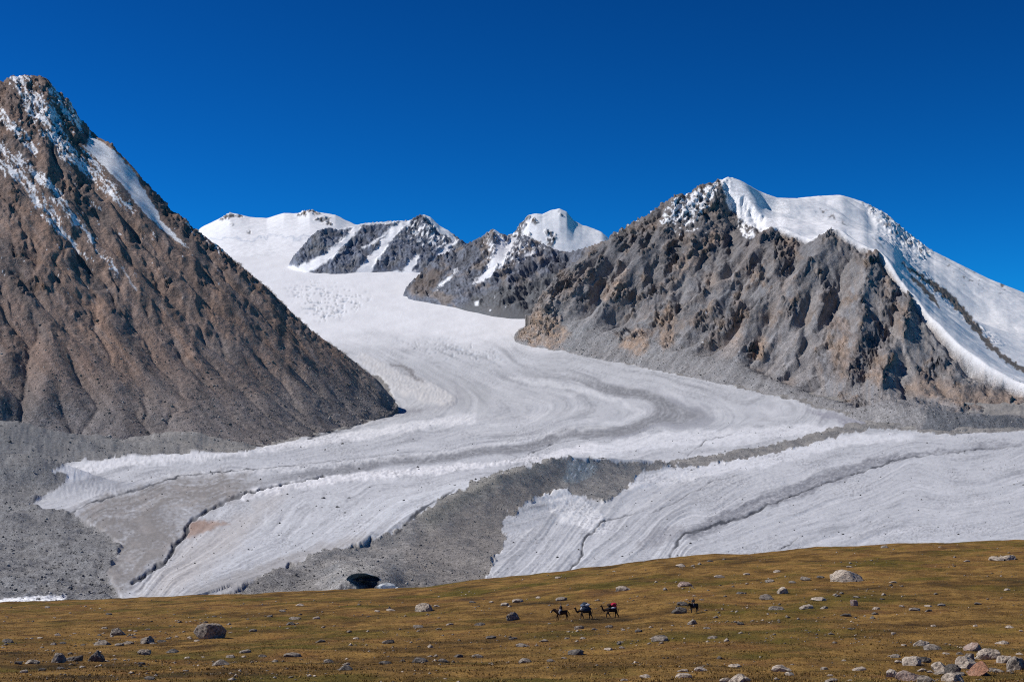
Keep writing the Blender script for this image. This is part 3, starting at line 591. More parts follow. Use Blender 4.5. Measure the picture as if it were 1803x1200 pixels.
    g1 = fbm(X/330, D/330, 5, 35); g2 = fbm(PX/9, PY/9, 4, 36); g3 = fbm(PX/34, PY/34, 5, 38); s1 = fbm(PX/26+ang*PY/20, PY/120, 4, 29)
    c = np.zeros(X.shape+(3,)); c[:] = (0.242, 0.226, 0.215)
    c = mixc(c, (0.254, 0.222, 0.198), sstep(0, .4, s1)*.7*sstep(1100, 1300, PX)); c = mixc(c, (0.218, 0.214, 0.216), sstep(0, .4, -s1)*.6)
    c = mixc(c, (0.266, 0.242, 0.226), ch*.85); c = mixc(c, (0.266, 0.217, 0.182), ch*sstep(.0, .4, fbm(PX/60, PY/60, 3, 65))*.7)
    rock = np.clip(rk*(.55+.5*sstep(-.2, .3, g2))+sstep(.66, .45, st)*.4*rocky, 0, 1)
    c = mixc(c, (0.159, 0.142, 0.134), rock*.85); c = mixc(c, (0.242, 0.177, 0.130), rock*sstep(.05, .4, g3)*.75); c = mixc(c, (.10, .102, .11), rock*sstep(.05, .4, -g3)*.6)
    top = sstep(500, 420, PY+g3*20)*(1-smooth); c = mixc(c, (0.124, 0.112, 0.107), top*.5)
    c = mixc(c, (0.236, 0.226, 0.218), talus*(1-smooth)*.8); c = mixc(c, (0.283, 0.268, 0.253), talus*sstep(.1, .45, g3)*.5); c = mixc(c, (.13, .135, .142), talus*pmask(PX, PY, [(1640,705),(1660,700),(1720,720),(1803,735),(1803,765),(1620,765)], 5, 4, 1/20., 42)*.85)
    c = mixc(c, (.19, .145, .118), pmask(PX, PY, [(1590,690),(1620,650),(1650,665),(1720,680),(1803,690),(1803,730),(1720,720),(1660,700),(1610,700)], 9, 8, 1/20., 43)*.65*(1-smooth))
    for poly, s in [([(905,595),(925,565),(950,545),(985,560),(1000,590),(985,612),(940,608)], .85), ([(1090,612),(1105,590),(1130,578),(1145,590),(1140,615),(1115,628)], .9), ([(1158,590),(1168,545),(1178,528),(1190,560),(1185,605),(1165,620)], .8), ([(1055,520),(1085,480),(1110,470),(1100,510),(1070,530)], .6),
                    ([(1180,470),(1240,420),(1262,400),(1250,440),(1200,490)], .5), ([(1290,580),(1305,560),(1310,590),(1295,610)], .5), ([(1325,600),(1345,590),(1350,620),(1335,630)], .6), ([(1455,610),(1490,590),(1500,640),(1470,650)], .45), ([(1590,680),(1640,670),(1700,690),(1803,690),(1803,725),(1700,715),(1640,700)], .45)]:
        m = pmask(PX, PY, poly, 9, 6, 1/16., 40); c = mixc(c, (.38, .265, .185), m*s*np.clip(.75+.7*g2, 0, 1)*(1-smooth))
    us = PX*.815+PY*.58; vs_ = -PX*.58+PY*.815; us2 = PX*.9-PY*.42; vs2 = PX*.42+PY*.9
    stk = fbm(us/7+fbm(PX/40, PY/40, 3, 75)*.6, vs_/90, 4, 76)*(1-wr)+fbm(us2/7, vs2/90, 4, 76)*wr
    tan_ = sstep(.02, .38, fbm(PX/46, PY/46, 4, 78))*rock; c = mixc(c, (.30, .21, .15), tan_*.40)
    c = c*np.array((1.11, 1.15, 1.21))*(1+.30*np.clip(stk, -.9, .9)*(1-.5*rk)+rk*(.34*facet(PX/5., PY/6., 22)+.26*facet(us/11, vs_/15, 19)))[..., None]
    # snow
    sn = behind*1.0
    bowl = pmask(PX, PY, [(1264,312),(1290,300),(1340,320),(1460,330),(1460,420),(1420,416),(1402,412),(1372,404),(1340,408),(1318,396),(1300,384),(1281,362),(1277,340)], 4, 1.5, 1/10., 44)*(D > dfr-20); sn = np.maximum(sn, bowl)
    dn = fbm(PX/8, PY/8, 4, 46)+.5*fbm(PX/4, PY/4, 2, 47)
    dz = np.maximum(np.maximum(pmask(PX, PY, [(1165,375),(1190,345),(1225,330),(1262,316),(1270,325),(1250,360),(1225,390),(1190,400),(1160,390)], 9, 12, 1/16., 48)*.95, pmask(PX, PY, [(1300,385),(1318,395),(1335,420),(1318,425),(1302,408)], 5, 5, 1/12., 49)), lmask(PX, PY, [(1065,425),(1100,398),(1150,370)], 4, 4, 4)*.55)
    dz = np.maximum(dz, pmask(PX, PY, [(1180,400),(1230,400),(1250,380),(1235,410),(1200,415)], 7, 8, 1/16., 50)*.7)
    sn = np.maximum(sn, sstep(.0, .2, dn-1.05+dz*1.3)*(1-smooth))
    rib = lmask(PX, PY, [(1590,463),(1625,490),(1650,505),(1680,530),(1705,560),(1740,605),(1770,632),(1803,652),(1850,690)], [1,4,6,6,5,5,4,4,4], 6, 1.5, 1/11., 51)
    rib = np.maximum(rib, lmask(PX, PY, [(1603,487),(1625,505),(1645,530),(1655,540)], [2,5,5,2], 5, 1.5, 1/11., 52)); rib = np.maximum(rib, pmask(PX, PY, [(1536,418),(1560,440),(1552,432)], 3, 2))
    rx = sstep(.18, .34, fbm(PX/8, PY/8, 4, 53))*np.maximum(np.maximum(ice*.9, pmask(PX, PY, [(1430,368),(1445,365),(1475,380),(1490,395),(1470,390)], 5, 5, 1/10., 54)*.9), pmask(PX, PY, [(1755,485),(1775,495),(1775,525),(1760,520)], 4, 3, 1/10., 55))
    rx = np.maximum(rx, sstep(.42, .5, fbm(PX/7, PY/7, 4, 57))*pmask(PX, PY, [(1640,440),(1720,480),(1740,520),(1680,490)], 8, 8)*.8)
    sn = sn*(1-np.clip(rib+rx, 0, 1)); sn = np.maximum(sn, lmask(PX, PY, [(1700,655),(1740,668),(1790,675)], [3,6,3], 8, 5)*sstep(-.1, .3, dn)*.7*(1-smooth))
    sc = np.zeros_like(c); sc[:] = (.88, .885, .90); sc = mixc(sc, (.62, .70, .78), ice*sstep(.0, .4, fbm(PX/10, PY/8, 4, 58))*.7); sc = mixc(sc, (.74, .77, .81), ser*.5)
    c = np.where(smooth[..., None]*0+rib[..., None] > .5, np.array((.19, .165, .145)), c)
    c = c*(1-sn[..., None]*.97)+sc*sn[..., None]*.97
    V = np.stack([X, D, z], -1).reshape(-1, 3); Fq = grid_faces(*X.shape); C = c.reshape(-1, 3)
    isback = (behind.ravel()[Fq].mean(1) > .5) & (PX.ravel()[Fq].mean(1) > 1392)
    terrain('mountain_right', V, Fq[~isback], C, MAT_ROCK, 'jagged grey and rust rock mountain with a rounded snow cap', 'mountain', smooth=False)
    terrain('snow_mountain', V, Fq[isback], C, MAT_FAR, 'broad white snow mountain behind the jagged rock ridge', 'mountain')
    return dict(X=X, D=D, Z=z, PX=PX, PY=PY)

# ---- the far ridges at the head of the glacier
def far_ridge(name, label, sky, foot, rows, step, seed, colour, crag=30., noise=30., gull=0.0, back=600., under=120., sky_k=5, smooth_faces=False):
    """sky and foot: (px, py, distance)"""
    s = np.array(sky, float); f = np.array(foot, float)
    cols = np.arange(s[0, 0], s[-1, 0]+.1, step)
    sp = np.interp(cols, s[:, 0], s[:, 1]); sdist = np.interp(cols, s[:, 0], s[:, 2]); fp = np.interp(cols, f[:, 0], f[:, 1]); fdist = np.interp(cols, f[:, 0], f[:, 2])
    k = np.hanning(15); k /= k.sum(); sm = lambda a: np.convolve(np.pad(a, 7, mode='edge'), k, 'valid'); sdist = sm(sdist); fdist = sm(fdist)
    zs = (YH-sp)/F*sdist; zf = (YH-fp)/F*fdist-under*.0
    t = np.linspace(-.06, 1, rows)[:, None]; D = fdist+(sdist-fdist)*t
    k2 = np.hanning(75); k2 /= k2.sum(); zss = np.convolve(np.pad(zs, 37, mode='edge'), k2, 'valid')
    prof = np.clip(t, 0, 1)**.94; z = zf+(zss-zf)*prof+(zs-zss)*sstep(.5, 1, t)+np.minimum(t, 0)*1500
    bt = np.linspace(0, 1, 9)[1:, None]; D = np.concatenate([D, sdist+bt*back]); z = np.concatenate([z, zs-bt*back*.75])
    PX = np.repeat(cols[None], len(D), 0); X = (PX-CX)/F*D
    tt = np.concatenate([np.repeat(np.clip(t, 0, 1), len(cols), 1), np.repeat(1-bt*.5, len(cols), 1)])
    e = np.minimum(np.arange(len(cols)), np.arange(len(cols))[::-1])*step; z = z-(1-sstep(0, 40, e))[None, :]*160
    PY0 = YH-z/D*F
    env = sstep(0, .12, tt)
    a, crg, c = colour(PX, PY0, X, D, seed, 0)
    w = fbm(X/220, D/220, 3, seed)*60
    z = z+env*(fbm((X+w)/420, (D+w)/420, 4, seed+1)*noise*(.35+.65*a)+a*((ridged((X+w)/190, (D-w)/190, 3, seed+2)-.5)*crag*.8+craggy(PX*1.9, PY0*1.9, D, seed+3)*.42)+(1-a)*fbm(X/70, D/70, 3, seed+6)*3)
    el = z/D*F; top = el.max(0); tgt = YH-sp; dl = tgt-top; ks = sky_k; kk = np.ones(ks)/ks; dl = np.convolve(np.pad(dl, ks//2, mode='edge'), kk, 'valid')
    z = z+dl[None]*(sstep(.55, 1, tt)*.6+tt*.4)*D/F*sstep(4, 30, e)[None, :]
    PY = YH-z/D*F; a, crg, c = colour(PX, PY, X, D, seed, normal_slope(X, D, z)[..., 2])
    V = np.stack([X, D, z], -1).reshape(-1, 3)
    return terrain(name, V, grid_faces(*X.shape), c.reshape(-1, 3), MAT_FAR, label, 'mountain', smooth=smooth_faces)
SNOWC = (.88, .885, .90)
def rock_col(PX, PY, seed,  a=(.15, .15, .16), b=(.20, .165, .14)):
    g = fbm(PX/30, PY/30, 5, seed+31); c = np.zeros(PX.shape+(3,)); c[:] = a
    c = mixc(c, b, sstep(.0, .45, g)*.7); c = mixc(c, (.095, .095, .105), sstep(.05, .4, -g)*.6); return c*(1+.40*facet(PX/3.2, PY/3.8, seed)+.28*facet(PX/8, PY/9, seed+1))[..., None]
def col_m1(PX, PY, X, D, seed, st):
    rk = np.zeros_like(PX)
    for l, w in [([(388,386),(405,377),(425,380)], [3,6,3]), ([(525,378),(545,372),(562,376)], [4,5,2]), ([(560,385),(578,390),(580,396)], [4,8,4]), ([(436,404),(438,410)], [2,2]), ([(405,395),(409,398)], [1,1])]:
        rk = np.maximum(rk, lmask(PX, PY, l, w, 5, 2, 1/9., seed))
    rk = rk*sstep(-.25, .1, fbm(PX/6, PY/6, 3, seed+9)); c = mixc(rock_col(PX, PY, seed), SNOWC, 1-rk)
    cre = lmask(PX, PY, [(370,422),(410,418),(440,424),(480,414),(520,420),(550,415)], 1.2, 7, 1.2, 1/14., seed+2); c = mixc(c, (.55, .60, .68), cre*.7)
    return rk, 0, c
def col_m2(PX, PY, X, D, seed, st):
    q = fbm(PX/12, PY/12, 4, seed+3)
    sn = np.zeros_like(PX)
    for l, w in [([(720,390),(695,405),(672,435),(655,460),(640,480)], [5,7,7,8,12]), ([(628,398),(612,420),(585,445),(555,465),(535,475)], [5,6,7,8,10]), ([(790,405),(800,425),(775,450),(762,478)], [3,4,6,9]), ([(735,452),(722,468),(715,480)], [4,6,8]), ([(500,440),(520,425),(545,402),(560,398)], [12,6,3,2]), ([(640,438),(668,420),(690,400)], [2,2,2]), ([(745,374),(758,384),(775,402),(795,412)], [4,6,6,4]), ([(640,470),(650,450)], [3,2]), ([(690,480),(745,482),(800,476)], [3,3,4]), ([(600,400),(640,394),(690,391),(720,388)], [3,2,2,2])]:
        sn = np.maximum(sn, lmask(PX, PY, l, w, 5, 2, 1/11., seed+5))
    dust = sstep(.12, .3, fbm(PX/5+PY/9, PY/11-PX/18, 4, seed+8)-.52+.62*pmask(PX, PY, [(700,400),(745,378),(810,418),(780,440),(720,420)], 10, 15)*1.0)
    sn = np.maximum(sn, dust*.9); sn = np.maximum(sn, pmask(PX, PY, [(480,500),(505,462),(560,488),(600,490),(650,482),(735,482),(820,460),(860,520),(640,520)], 4, 2, 1/12., 3))
    return 1-sn, 0, mixc(rock_col(PX, PY, seed, (.165, .185, .235), (.205, .205, .21)), SNOWC, sn)  # blue of the distant haze is put into the rock colour
def col_mm(PX, PY, X, D, seed, st):
    sn = np.zeros_like(PX)
    for l, w in [([(872,405),(885,425),(875,455),(860,480),(835,500)], [2,5,8,6,2]), ([(905,418),(890,440),(880,470)], [5,7,4]), ([(805,475),(790,490),(770,508)], [1.5,3,2]), ([(940,440),(925,452)], [2,3]), ([(842,530),(838,536)], [2,3])]:
        sn = np.maximum(sn, lmask(PX, PY, l, w, 6, 2, 1/10., seed+5))
    dust = sstep(.1, .3, fbm(PX/6+PY/10, PY/9-PX/20, 4, seed+8)-.6+.68*pmask(PX, PY, [(850,420),(868,403),(910,415),(960,430),(940,450),(900,470),(850,470)], 10, 15))
    sn = np.maximum(sn, dust*.85)
    c = rock_col(PX, PY, seed, (.17, .182, .215), (.25, .205, .17))  # bluish base tone stands in for haze over the far rock
    scree = sstep(.0, 26, PY-np.interp(PX, [760,850,930,1000,1060], [560,500,480,470,450])+fbm(PX/20, PY/20, 4, 4)*16); c = mixc(c, (.15, .153, .158), scree*.85)
    c = mixc(c, (.20, .15, .115), pmask(PX, PY, [(715,510),(750,475),(790,470),(770,500),(745,520)], 8, 6)*.6)
    return 1-sn, 0, mixc(c, SNOWC, sn)
def col_ps(PX, PY, X, D, seed, st):
    rk = np.zeros_like(PX)
    for l, w in [([(908,410),(918,395),(930,380)], [7,6,2]), ([(938,388),(942,393)], [3,3]), ([(965,410),(972,418),(968,430)], [6,9,6]), ([(880,425),(905,418),(930,420),(950,430)], [8,8,6,5]), ([(985,374),(992,380)], [2,1])]:
        rk = np.maximum(rk, lmask(PX, PY, l, w, 5, 2, 1/9., seed))
    rk = rk*sstep(-.35, .0, fbm(PX/6, PY/6, 3, seed+9)); return rk, 0, mixc(rock_col(PX, PY, seed), SNOWC, 1-rk)
def build_far():
    far_ridge('snow_ridge', 'distant white snow ridge closing the far end of the glacier',
        [(250,470,11500),(330,420,11500),(355,400,11500),(385,385,11500),(405,374,11500),(425,378,11500),(440,382,11500),(470,384,11500),(500,375,11500),(525,375,11500),(545,368,11500),(560,373,11500),(590,378,11500),(610,388,11500),(625,395,11400),(660,402,11300),(720,420,11300),(800,440,11300)],
        [(250,470,9400),(450,476,9200),(560,468,9400),(800,470,9400)], 120, 1.8, 200, col_m1, 50., 20., back=900, sky_k=21, smooth_faces=True)
    far_ridge('snow_peak', 'small white snow summit between the far rock ridges',
        [(840,470,9900),(870,432,9900),(905,408,9900),(918,392,9900),(932,377,9900),(945,376,9900),(955,377,9900),(970,370,9950),(985,367,9950),(998,373,9950),(1010,388,9950),(1025,396,9950),(1045,402,9950),(1060,409,9900),(1075,422,9900),(1110,440,9900),(1160,470,9900)],
        [(840,500,9300),(980,500,9200),(1160,500,9300)], 110, 1.7, 230, col_ps, 55., 22., back=700, sky_k=13, smooth_faces=True)
    far_ridge('rock_ridge', 'haze-blue rock ridge cut by white snow gullies at the glacier head',
        [(488,478,9050),(500,468,9080),(520,448,9150),(545,418,9280),(560,405,9330),(580,400,9380),(595,404,9400),(640,393,9500),(665,391,9500),(690,389,9500),(720,388,9550),(735,380,9600),(745,377,9600),(758,382,9600),(775,398,9580),(790,406,9550),(812,422,9500),(850,450,9400),(900,480,9300)],
        [(488,480,8850),(508,467,9000),(560,488,8700),(600,488,8700),(640,483,8780),(690,478,8850),(735,481,8800),(780,476,8850),(812,470,8900),(900,500,8800)], 150, 1.6, 260, col_m2, 60., 44., back=500)
    far_ridge('scree_ridge', 'dark rock spur with grey scree below the small white summit',
        [(690,522,7800),(712,508,7800),(730,490,7850),(740,480,7880),(770,450,7950),(800,440,8000),(830,425,8050),(850,415,8050),(868,402,8050),(880,410,8050),(905,418,8050),(925,414,8050),(945,424,8000),(975,438,7950),(1000,444,7900),(1030,436,7800),(1065,424,7750),(1120,440,7700)],
        [(690,524,7720),(712,512,7700),(760,526,7500),(800,536,7350),(870,553,7050),(930,560,6950),(1000,570,6850),(1120,590,6800)], 220, 1.6, 290, col_mm, 65., 46., back=500)
ML = build_left()
MRR = build_right()
build_far()
# ------------------------------------------------------------------ meadow in front
CREST = [(-600,1085),(0,1063),(200,1056),(430,1047),(600,1040),(740,1035),(850,1022),(960,1010),(1080,998),(1160,985),(1250,978),(1350,973),(1400,967),(1480,962),(1600,957),(1700,955),(1803,951),(2300,930)]
D0, D1 = 86., 460.
def zmeadow(x, d):
    x = np.asarray(x, float); d = np.asarray(d, float); dm = np.clip(d, D0, D1)
    px = CX+x/np.maximum(dm, 20)*F
    cr = np.interp(px, [c[0] for c in CREST], [c[1] for c in CREST])
    t = (dm-D0)/(D1-D0); py = cr+(1206-cr)*(1-t)**1.64
    z = (YH-py)/F*dm
    zn = -1.75+(z+1.75)*np.clip(d/D0, -.6, 1)                     # the slope the camera stands on
    z = np.where(d < D0, zn, z)
    far = np.maximum(d-D1, 0); z = z-far*.04-.0026*far*far         # over the brow and down to the ice
    amp = sstep(10, 60, d)
    z = z+amp*(fbm(x/24, d/34, 4, 5)*.55+fbm(x/7, d/9, 3, 8)*.24+fbm(x/60, d/16, 3, 9)*.30)*np.where(d > D1, sstep(620, D1, d), 1)
    return z
def on_meadow(px, py):
    d = np.linspace(30, 520, 4901); x = (px-CX)/F*d; f = zmeadow(x, d)-(YH-py)/F*d
    i = np.argmax(f >= 0)
    if f[i] < 0: i = int(np.argmax(f))
    return float(x[i]), float(d[i]), float(zmeadow(x[i], d[i]))
def meadow_material():
    m, nt, b = new_mat('autumn meadow', .95, .1); L = nt.links.new
    geo = N(nt, 'ShaderNodeNewGeometry'); mp = N(nt, 'ShaderNodeMapping'); mp.inputs['Scale'].default_value = (1, .8, 1); L(geo.outputs['Position'], mp.inputs['Vector'])
    def noise(s, d=5.0, r=.6):
        n = N(nt, 'ShaderNodeTexNoise', Scale=s, Detail=d, Roughness=r); L(mp.outputs[0], n.inputs['Vector']); return n
    def ramp(src, stops):
        r = N(nt, 'ShaderNodeValToRGB'); e = r.color_ramp.elements
        while len(e) < len(stops): e.new(.5)
        for q, (p, c) in zip(e, stops): q.position = p; q.color = (*c, 1)
        L(src.outputs[0], r.inputs[0]); return r
    big = ramp(noise(.05, 6, .66), [(.34, (.078, .050, .019)), (.44, (.190, .106, .031)), (.52, (.325, .190, .055)), (.60, (.245, .128, .040)), (.70, (.115, .068, .034))])
    grn = ramp(noise(.045, 5, .6), [(.50, (0, 0, 0)), (.64, (1, 1, 1))])
    mid = ramp(noise(.22, 8, .78), [(.36, (.30, .29, .31)), (.55, (1.0, 1.0, 1.0)), (.75, (1.35, 1.32, 1.25))])
    fin = ramp(noise(4.0, 3, .7), [(.30, (.55, .55, .55)), (.7, (1.35, 1.35, 1.3))])
    mg = N(nt, 'ShaderNodeMix', data_type='RGBA'); L(grn.outputs[0], mg.inputs[0]); L(big.outputs[0], mg.inputs[6]); mg.inputs[7].default_value = (.14, .105, .020, 1)
    m1 = N(nt, 'ShaderNodeMix', data_type='RGBA', blend_type='MULTIPLY'); m1.inputs[0].default_value = .8; L(mg.outputs[2], m1.inputs[6]); L(mid.outputs[0], m1.inputs[7])
    m2 = N(nt, 'ShaderNodeMix', data_type='RGBA', blend_type='MULTIPLY'); m2.inputs[0].default_value = .8; L(m1.outputs[2], m2.inputs[6]); L(fin.outputs[0], m2.inputs[7])
    L(m2.outputs[2], b.inputs['Base Color'])
    nb = noise(1.6, 6, .7); bp = N(nt, 'ShaderNodeBump', Strength=1.0, Distance=.35); L(nb.outputs[0], bp.inputs['Height']); L(bp.outputs[0], b.inputs['Normal'])
    return m
MAT_MEADOW = meadow_material()
def build_meadow():
    cols = np.concatenate([np.linspace(-900, -20, 60), np.linspace(-16, 1820, 400), np.linspace(1830, 2700, 60)])
    d = np.concatenate([np.linspace(-40, 60, 22)[:-1], np.linspace(60, D1+20, 180), np.linspace(D1+22, 700, 50)])
    X = np.where(d[:, None] > 60, (cols[None]-CX)/F*d[:, None], (cols[None]-CX)/F*60); Y = np.repeat(d[:, None], len(cols), 1)
    z = zmeadow(X, Y)
    o = link(bpy.data.objects.new('meadow', mesh_np('meadow', np.stack([X, Y, z], -1).reshape(-1, 3), grid_faces(*X.shape)))); o.data.materials.append(MAT_MEADOW)
    tag(o, 'golden brown autumn meadow sloping down in front of the glacier', 'meadow', None, 'structure')
build_meadow()

# grass tufts standing on it
def build_grass(n=62000):
    rs = np.random.RandomState(5); px = rs.uniform(-120, 1920, n); t = rs.rand(n)
    dd = D0-14+(D1+4-D0+14)*(1-t**.62); x = (px-CX)/F*dd
    x += rs.normal(0, .3, n); z = zmeadow(x, dd)
    V = []; tri = []; cc = []
    hgt = rs.uniform(.05, .16, n)*(1+.5*(fbm(x/6, dd/6, 3, 3) > .1)); tone = fbm(x/9, dd/9, 4, 12)+rs.normal(0, .35, n)
    base = np.zeros((n, 3)); base[:] = (.25, .145, .042); base = mixc(base, (.42, .275, .10), np.clip(tone, 0, 1)); base = mixc(base, (.12, .085, .024), np.clip(-tone*.9, 0, 1))
    k = 4; A = np.zeros((n, k, 3, 3)); 
    for j in range(k):
        a = rs.uniform(0, 2*np.pi, n); r = rs.uniform(0, .12, n); bx = x+np.cos(a)*r; by = dd+np.sin(a)*r; lean = rs.uniform(.02, .16, n); wv = rs.uniform(.02, .055, n); a2 = rs.uniform(0, np.pi, n)
        zz = z-.03
        A[:, j, 0] = np.stack([bx-np.cos(a2)*wv, by-np.sin(a2)*wv, zz], -1); A[:, j, 1] = np.stack([bx+np.cos(a2)*wv, by+np.sin(a2)*wv, zz], -1)
        A[:, j, 2] = np.stack([bx+np.cos(a)*lean, by+np.sin(a)*lean, zz+hgt*rs.uniform(.7, 1.2, n)], -1)
    V = A.reshape(-1, 3); col = np.repeat(base, k*3, 0)
    o = link(bpy.data.objects.new('grass', mesh_np('grass', V, np.arange(len(V)).reshape(-1, 3), col, False)))
    m, nt, b = new_mat('dry grass', .9, .1); at = N(nt, 'ShaderNodeAttribute', attribute_name='Col'); nt.links.new(at.outputs['Color'], b.inputs['Base Color']); o.data.materials.append(m)
    tag(o, 'short dry golden grass covering the meadow', 'grass', None, 'stuff')
build_grass()

# ------------------------------------------------------------------ rocks
def rock_mesh(name, seed, sub=3, facets=9, sharp=.8, asp=(1, 1, 1), planes=()):
    rs = np.random.RandomState(seed); bm = bmesh.new(); bmesh.ops.create_icosphere(bm, subdivisions=sub, radius=1.0)
    P = np.array([v.co[:] for v in bm.verts])
    for n, h in planes:
        n = np.array(n, float); n /= np.linalg.norm(n); e = P@n-h; P = P-np.outer(np.maximum(e, 0)*.97, n)
    for _ in range(facets):
        n = rs.normal(size=3); n /= np.linalg.norm(n); h = rs.uniform(.52, .88); e = P@n-h; P = P-np.outer(np.maximum(e, 0)*sharp, n)
    q = fbm(P[:, 0]*1.7+seed+P[:, 2], P[:, 1]*1.7-P[:, 2]*.7, 4, seed % 90)*.13+fbm(P[:, 0]*5+P[:, 2]*3, P[:, 1]*5+P[:, 2]*2, 3, (seed+7) % 90)*.06
    P = P*(1+q)[:, None]*np.array(asp)
    P[:, 2] = np.where(P[:, 2] < -.5, -.5+(P[:, 2]+.5)*.3, P[:, 2])
    for v, p in zip(bm.verts, P): v.co = p
    me = bpy.data.meshes.new(name); bm.to_mesh(me); bm.free()
    lo = P.min(0); hi = P.max(0); me['lo'] = lo.tolist(); me['hi'] = hi.tolist()
    return me
def rock_mat(name, c1, c2, c3, sc=1.0):
    m, nt, b = new_mat(name, .9, .2); L = nt.links.new; tc = N(nt, 'ShaderNodeTexCoord'); geo = N(nt, 'ShaderNodeNewGeometry')
    n1 = N(nt, 'ShaderNodeTexNoise', Scale=2.4*sc, Detail=6.0, Roughness=.7); n2 = N(nt, 'ShaderNodeTexNoise', Scale=6.0*sc, Detail=5.0, Roughness=.7)
    L(geo.outputs['Position'], n1.inputs['Vector']); L(geo.outputs['Position'], n2.inputs['Vector'])
    r = N(nt, 'ShaderNodeValToRGB'); e = r.color_ramp.elements; e.new(.5)
    for q, (p, c) in zip(e, [(.40, c2), (.50, c1), (.64, c3)]): q.position = p; q.color = (*c, 1)
    L(n1.outputs[0], r.inputs[0])
    r2 = N(nt, 'ShaderNodeValToRGB'); f = r2.color_ramp.elements; f[0].position = .36; f[0].color = (.45, .45, .45, 1); f[1].position = .62; f[1].color = (1.15, 1.15, 1.15, 1); L(n2.outputs[0], r2.inputs[0])
    mx = N(nt, 'ShaderNodeMix', data_type='RGBA', blend_type='MULTIPLY'); mx.inputs[0].default_value = .75; L(r.outputs[0], mx.inputs[6]); L(r2.outputs[0], mx.inputs[7]); L(mx.outputs[2], b.inputs['Base Color'])
    bp = N(nt, 'ShaderNodeBump', Strength=.9, Distance=.12); L(n2.outputs[0], bp.inputs['Height']); L(bp.outputs[0], b.inputs['Normal']); return m
RM = {'pale': rock_mat('pale granite', (.53, .43, .335), (.24, .20, .16), (.64, .56, .45)), 'grey': rock_mat('grey rock', (.33, .275, .22), (.13, .112, .095), (.48, .415, .335)),
      'dark': rock_mat('dark lichened rock', (.16, .14, .12), (.07, .065, .06), (.30, .26, .22)), 'pink': rock_mat('pinkish granite', (.42, .29, .23), (.22, .17, .15), (.50, .42, .36)), 'red': rock_mat('rust red slab', (.52, .27, .165), (.42, .21, .13), (.58, .34, .23))}
ROCKV = [rock_mesh('rock', 100+i, 2, 11+i % 6, 1.0) for i in range(16)]

# px, py, width px, height px (0: low), colour, label or None
ROCKS = [
 (368,1111,57,27,'grey','largest dark boulder standing alone at the left of the meadow','big'),
 (748,1069,33,15,'pale','broad pale boulder below the ice cave','cave'),
 (901,1085,25,15,'grey','wedge shaped grey boulder next in line in front of the leading horse','wedge'),
 (1491,1013,56,20,'pale','widest pale ridged boulder on the upper right slope','wide'),
 (1379,1039,22,12,'pale','rounded white boulder between the second rider and the widest pale boulder','white'),
 (1505,1061,15,12,'pink','small pinkish cube shaped boulder below the widest pale boulder','cube'),
 (1722,1176,34,31,'red','rust red pointed slab leaning in the lower right rock pile','slab'),
 (1717,1139,30,14,'pink','smooth pink boulder at the top of the lower right rock pile','pinktop'),
 (1744,1152,37,17,'pale','tilted pale boulder just above the rust red slab','tilt'),
 (1700,1167,38,19,'pale','knobbly grey-white boulder touching the rust red slab','knob'),
 (1706,1156,22,11,'grey','low grey boulder behind the knobbly grey-white boulder','lowgrey'),
 (1767,1161,22,13,'pale','rounded greenish white boulder past the tilted pale boulder','green'),
 (1792,1169,33,21,'grey','speckled black and white boulder at the right picture edge','speck'),
 (1658,1175,30,17,'pale','humped pale boulder in the lower right pile facing the pointed slab','hump'),
 (1676,1177,26,15,'dark','dark boulder between the humped pale boulder and the rust red slab','darkmid'),
 (1604,1163,29,15,'pale','pale dome shaped boulder with a dark neighbour, lower right','dome'),
 (1627,1161,24,10,'dark','dark low boulder tucked beside the pale dome shaped boulder','neigh'),
 (1623,1132,25,10,'pale','white humped boulder above the pale dome shaped boulder','hump2'),
 (1646,1139,32,9,'grey','long flat grey boulder beside the white humped boulder','flat'),
 (1570,1185,20,14,'pale','white ball shaped stone at the lower edge before the rock pile','ball'),
 (1602,1191,42,17,'pink','big pinkish boulder cut by the lower picture edge','edge'),
 (1679,1195,36,14,'pale','pale slab at the lower picture edge under the rock pile','edge2'),
 (170,1155,30,21,'dark','tallest round dark boulder in the row of three at lower left','round'),
 (101,1158,26,18,'grey','half pale half dark boulder, first of the row of three at lower left','half'),
 (132,1159,31,11,'dark','low dark boulder in the middle of the row of three at lower left','rowmid'),
 (205,1112,29,13,'grey','split grey boulder up the slope from the row of three','split'),
 (258,1126,25,14,'grey','domed grey boulder between the split boulder and the largest dark boulder','domed'),
 (255,1148,24,10,'grey','flat-topped grey boulder below the domed grey boulder','flattop'),
 (1196,1074,28,12,'dark','dark boulder right in front of the second rider','rider'),
 (1201,1062,21,7,'dark','flat dark boulder just above the boulder before the second rider','rider2'),
 (1218,1095,18,9,'grey','grey stone straight below the second rider','below'),
 (1020,1104,17,7,'grey','low grey stone straight below the first camel','camel'),
 (1306,1194,42,15,'pale','pale boulder half cut off at the middle of the lower edge','loweredge'),
 (1774,981,34,9,'pale','pale flat rock strip at the far right brow','brow'), (1205,1028,28,9,'pink','pinkish white rock patch above the second rider','patch'),
]
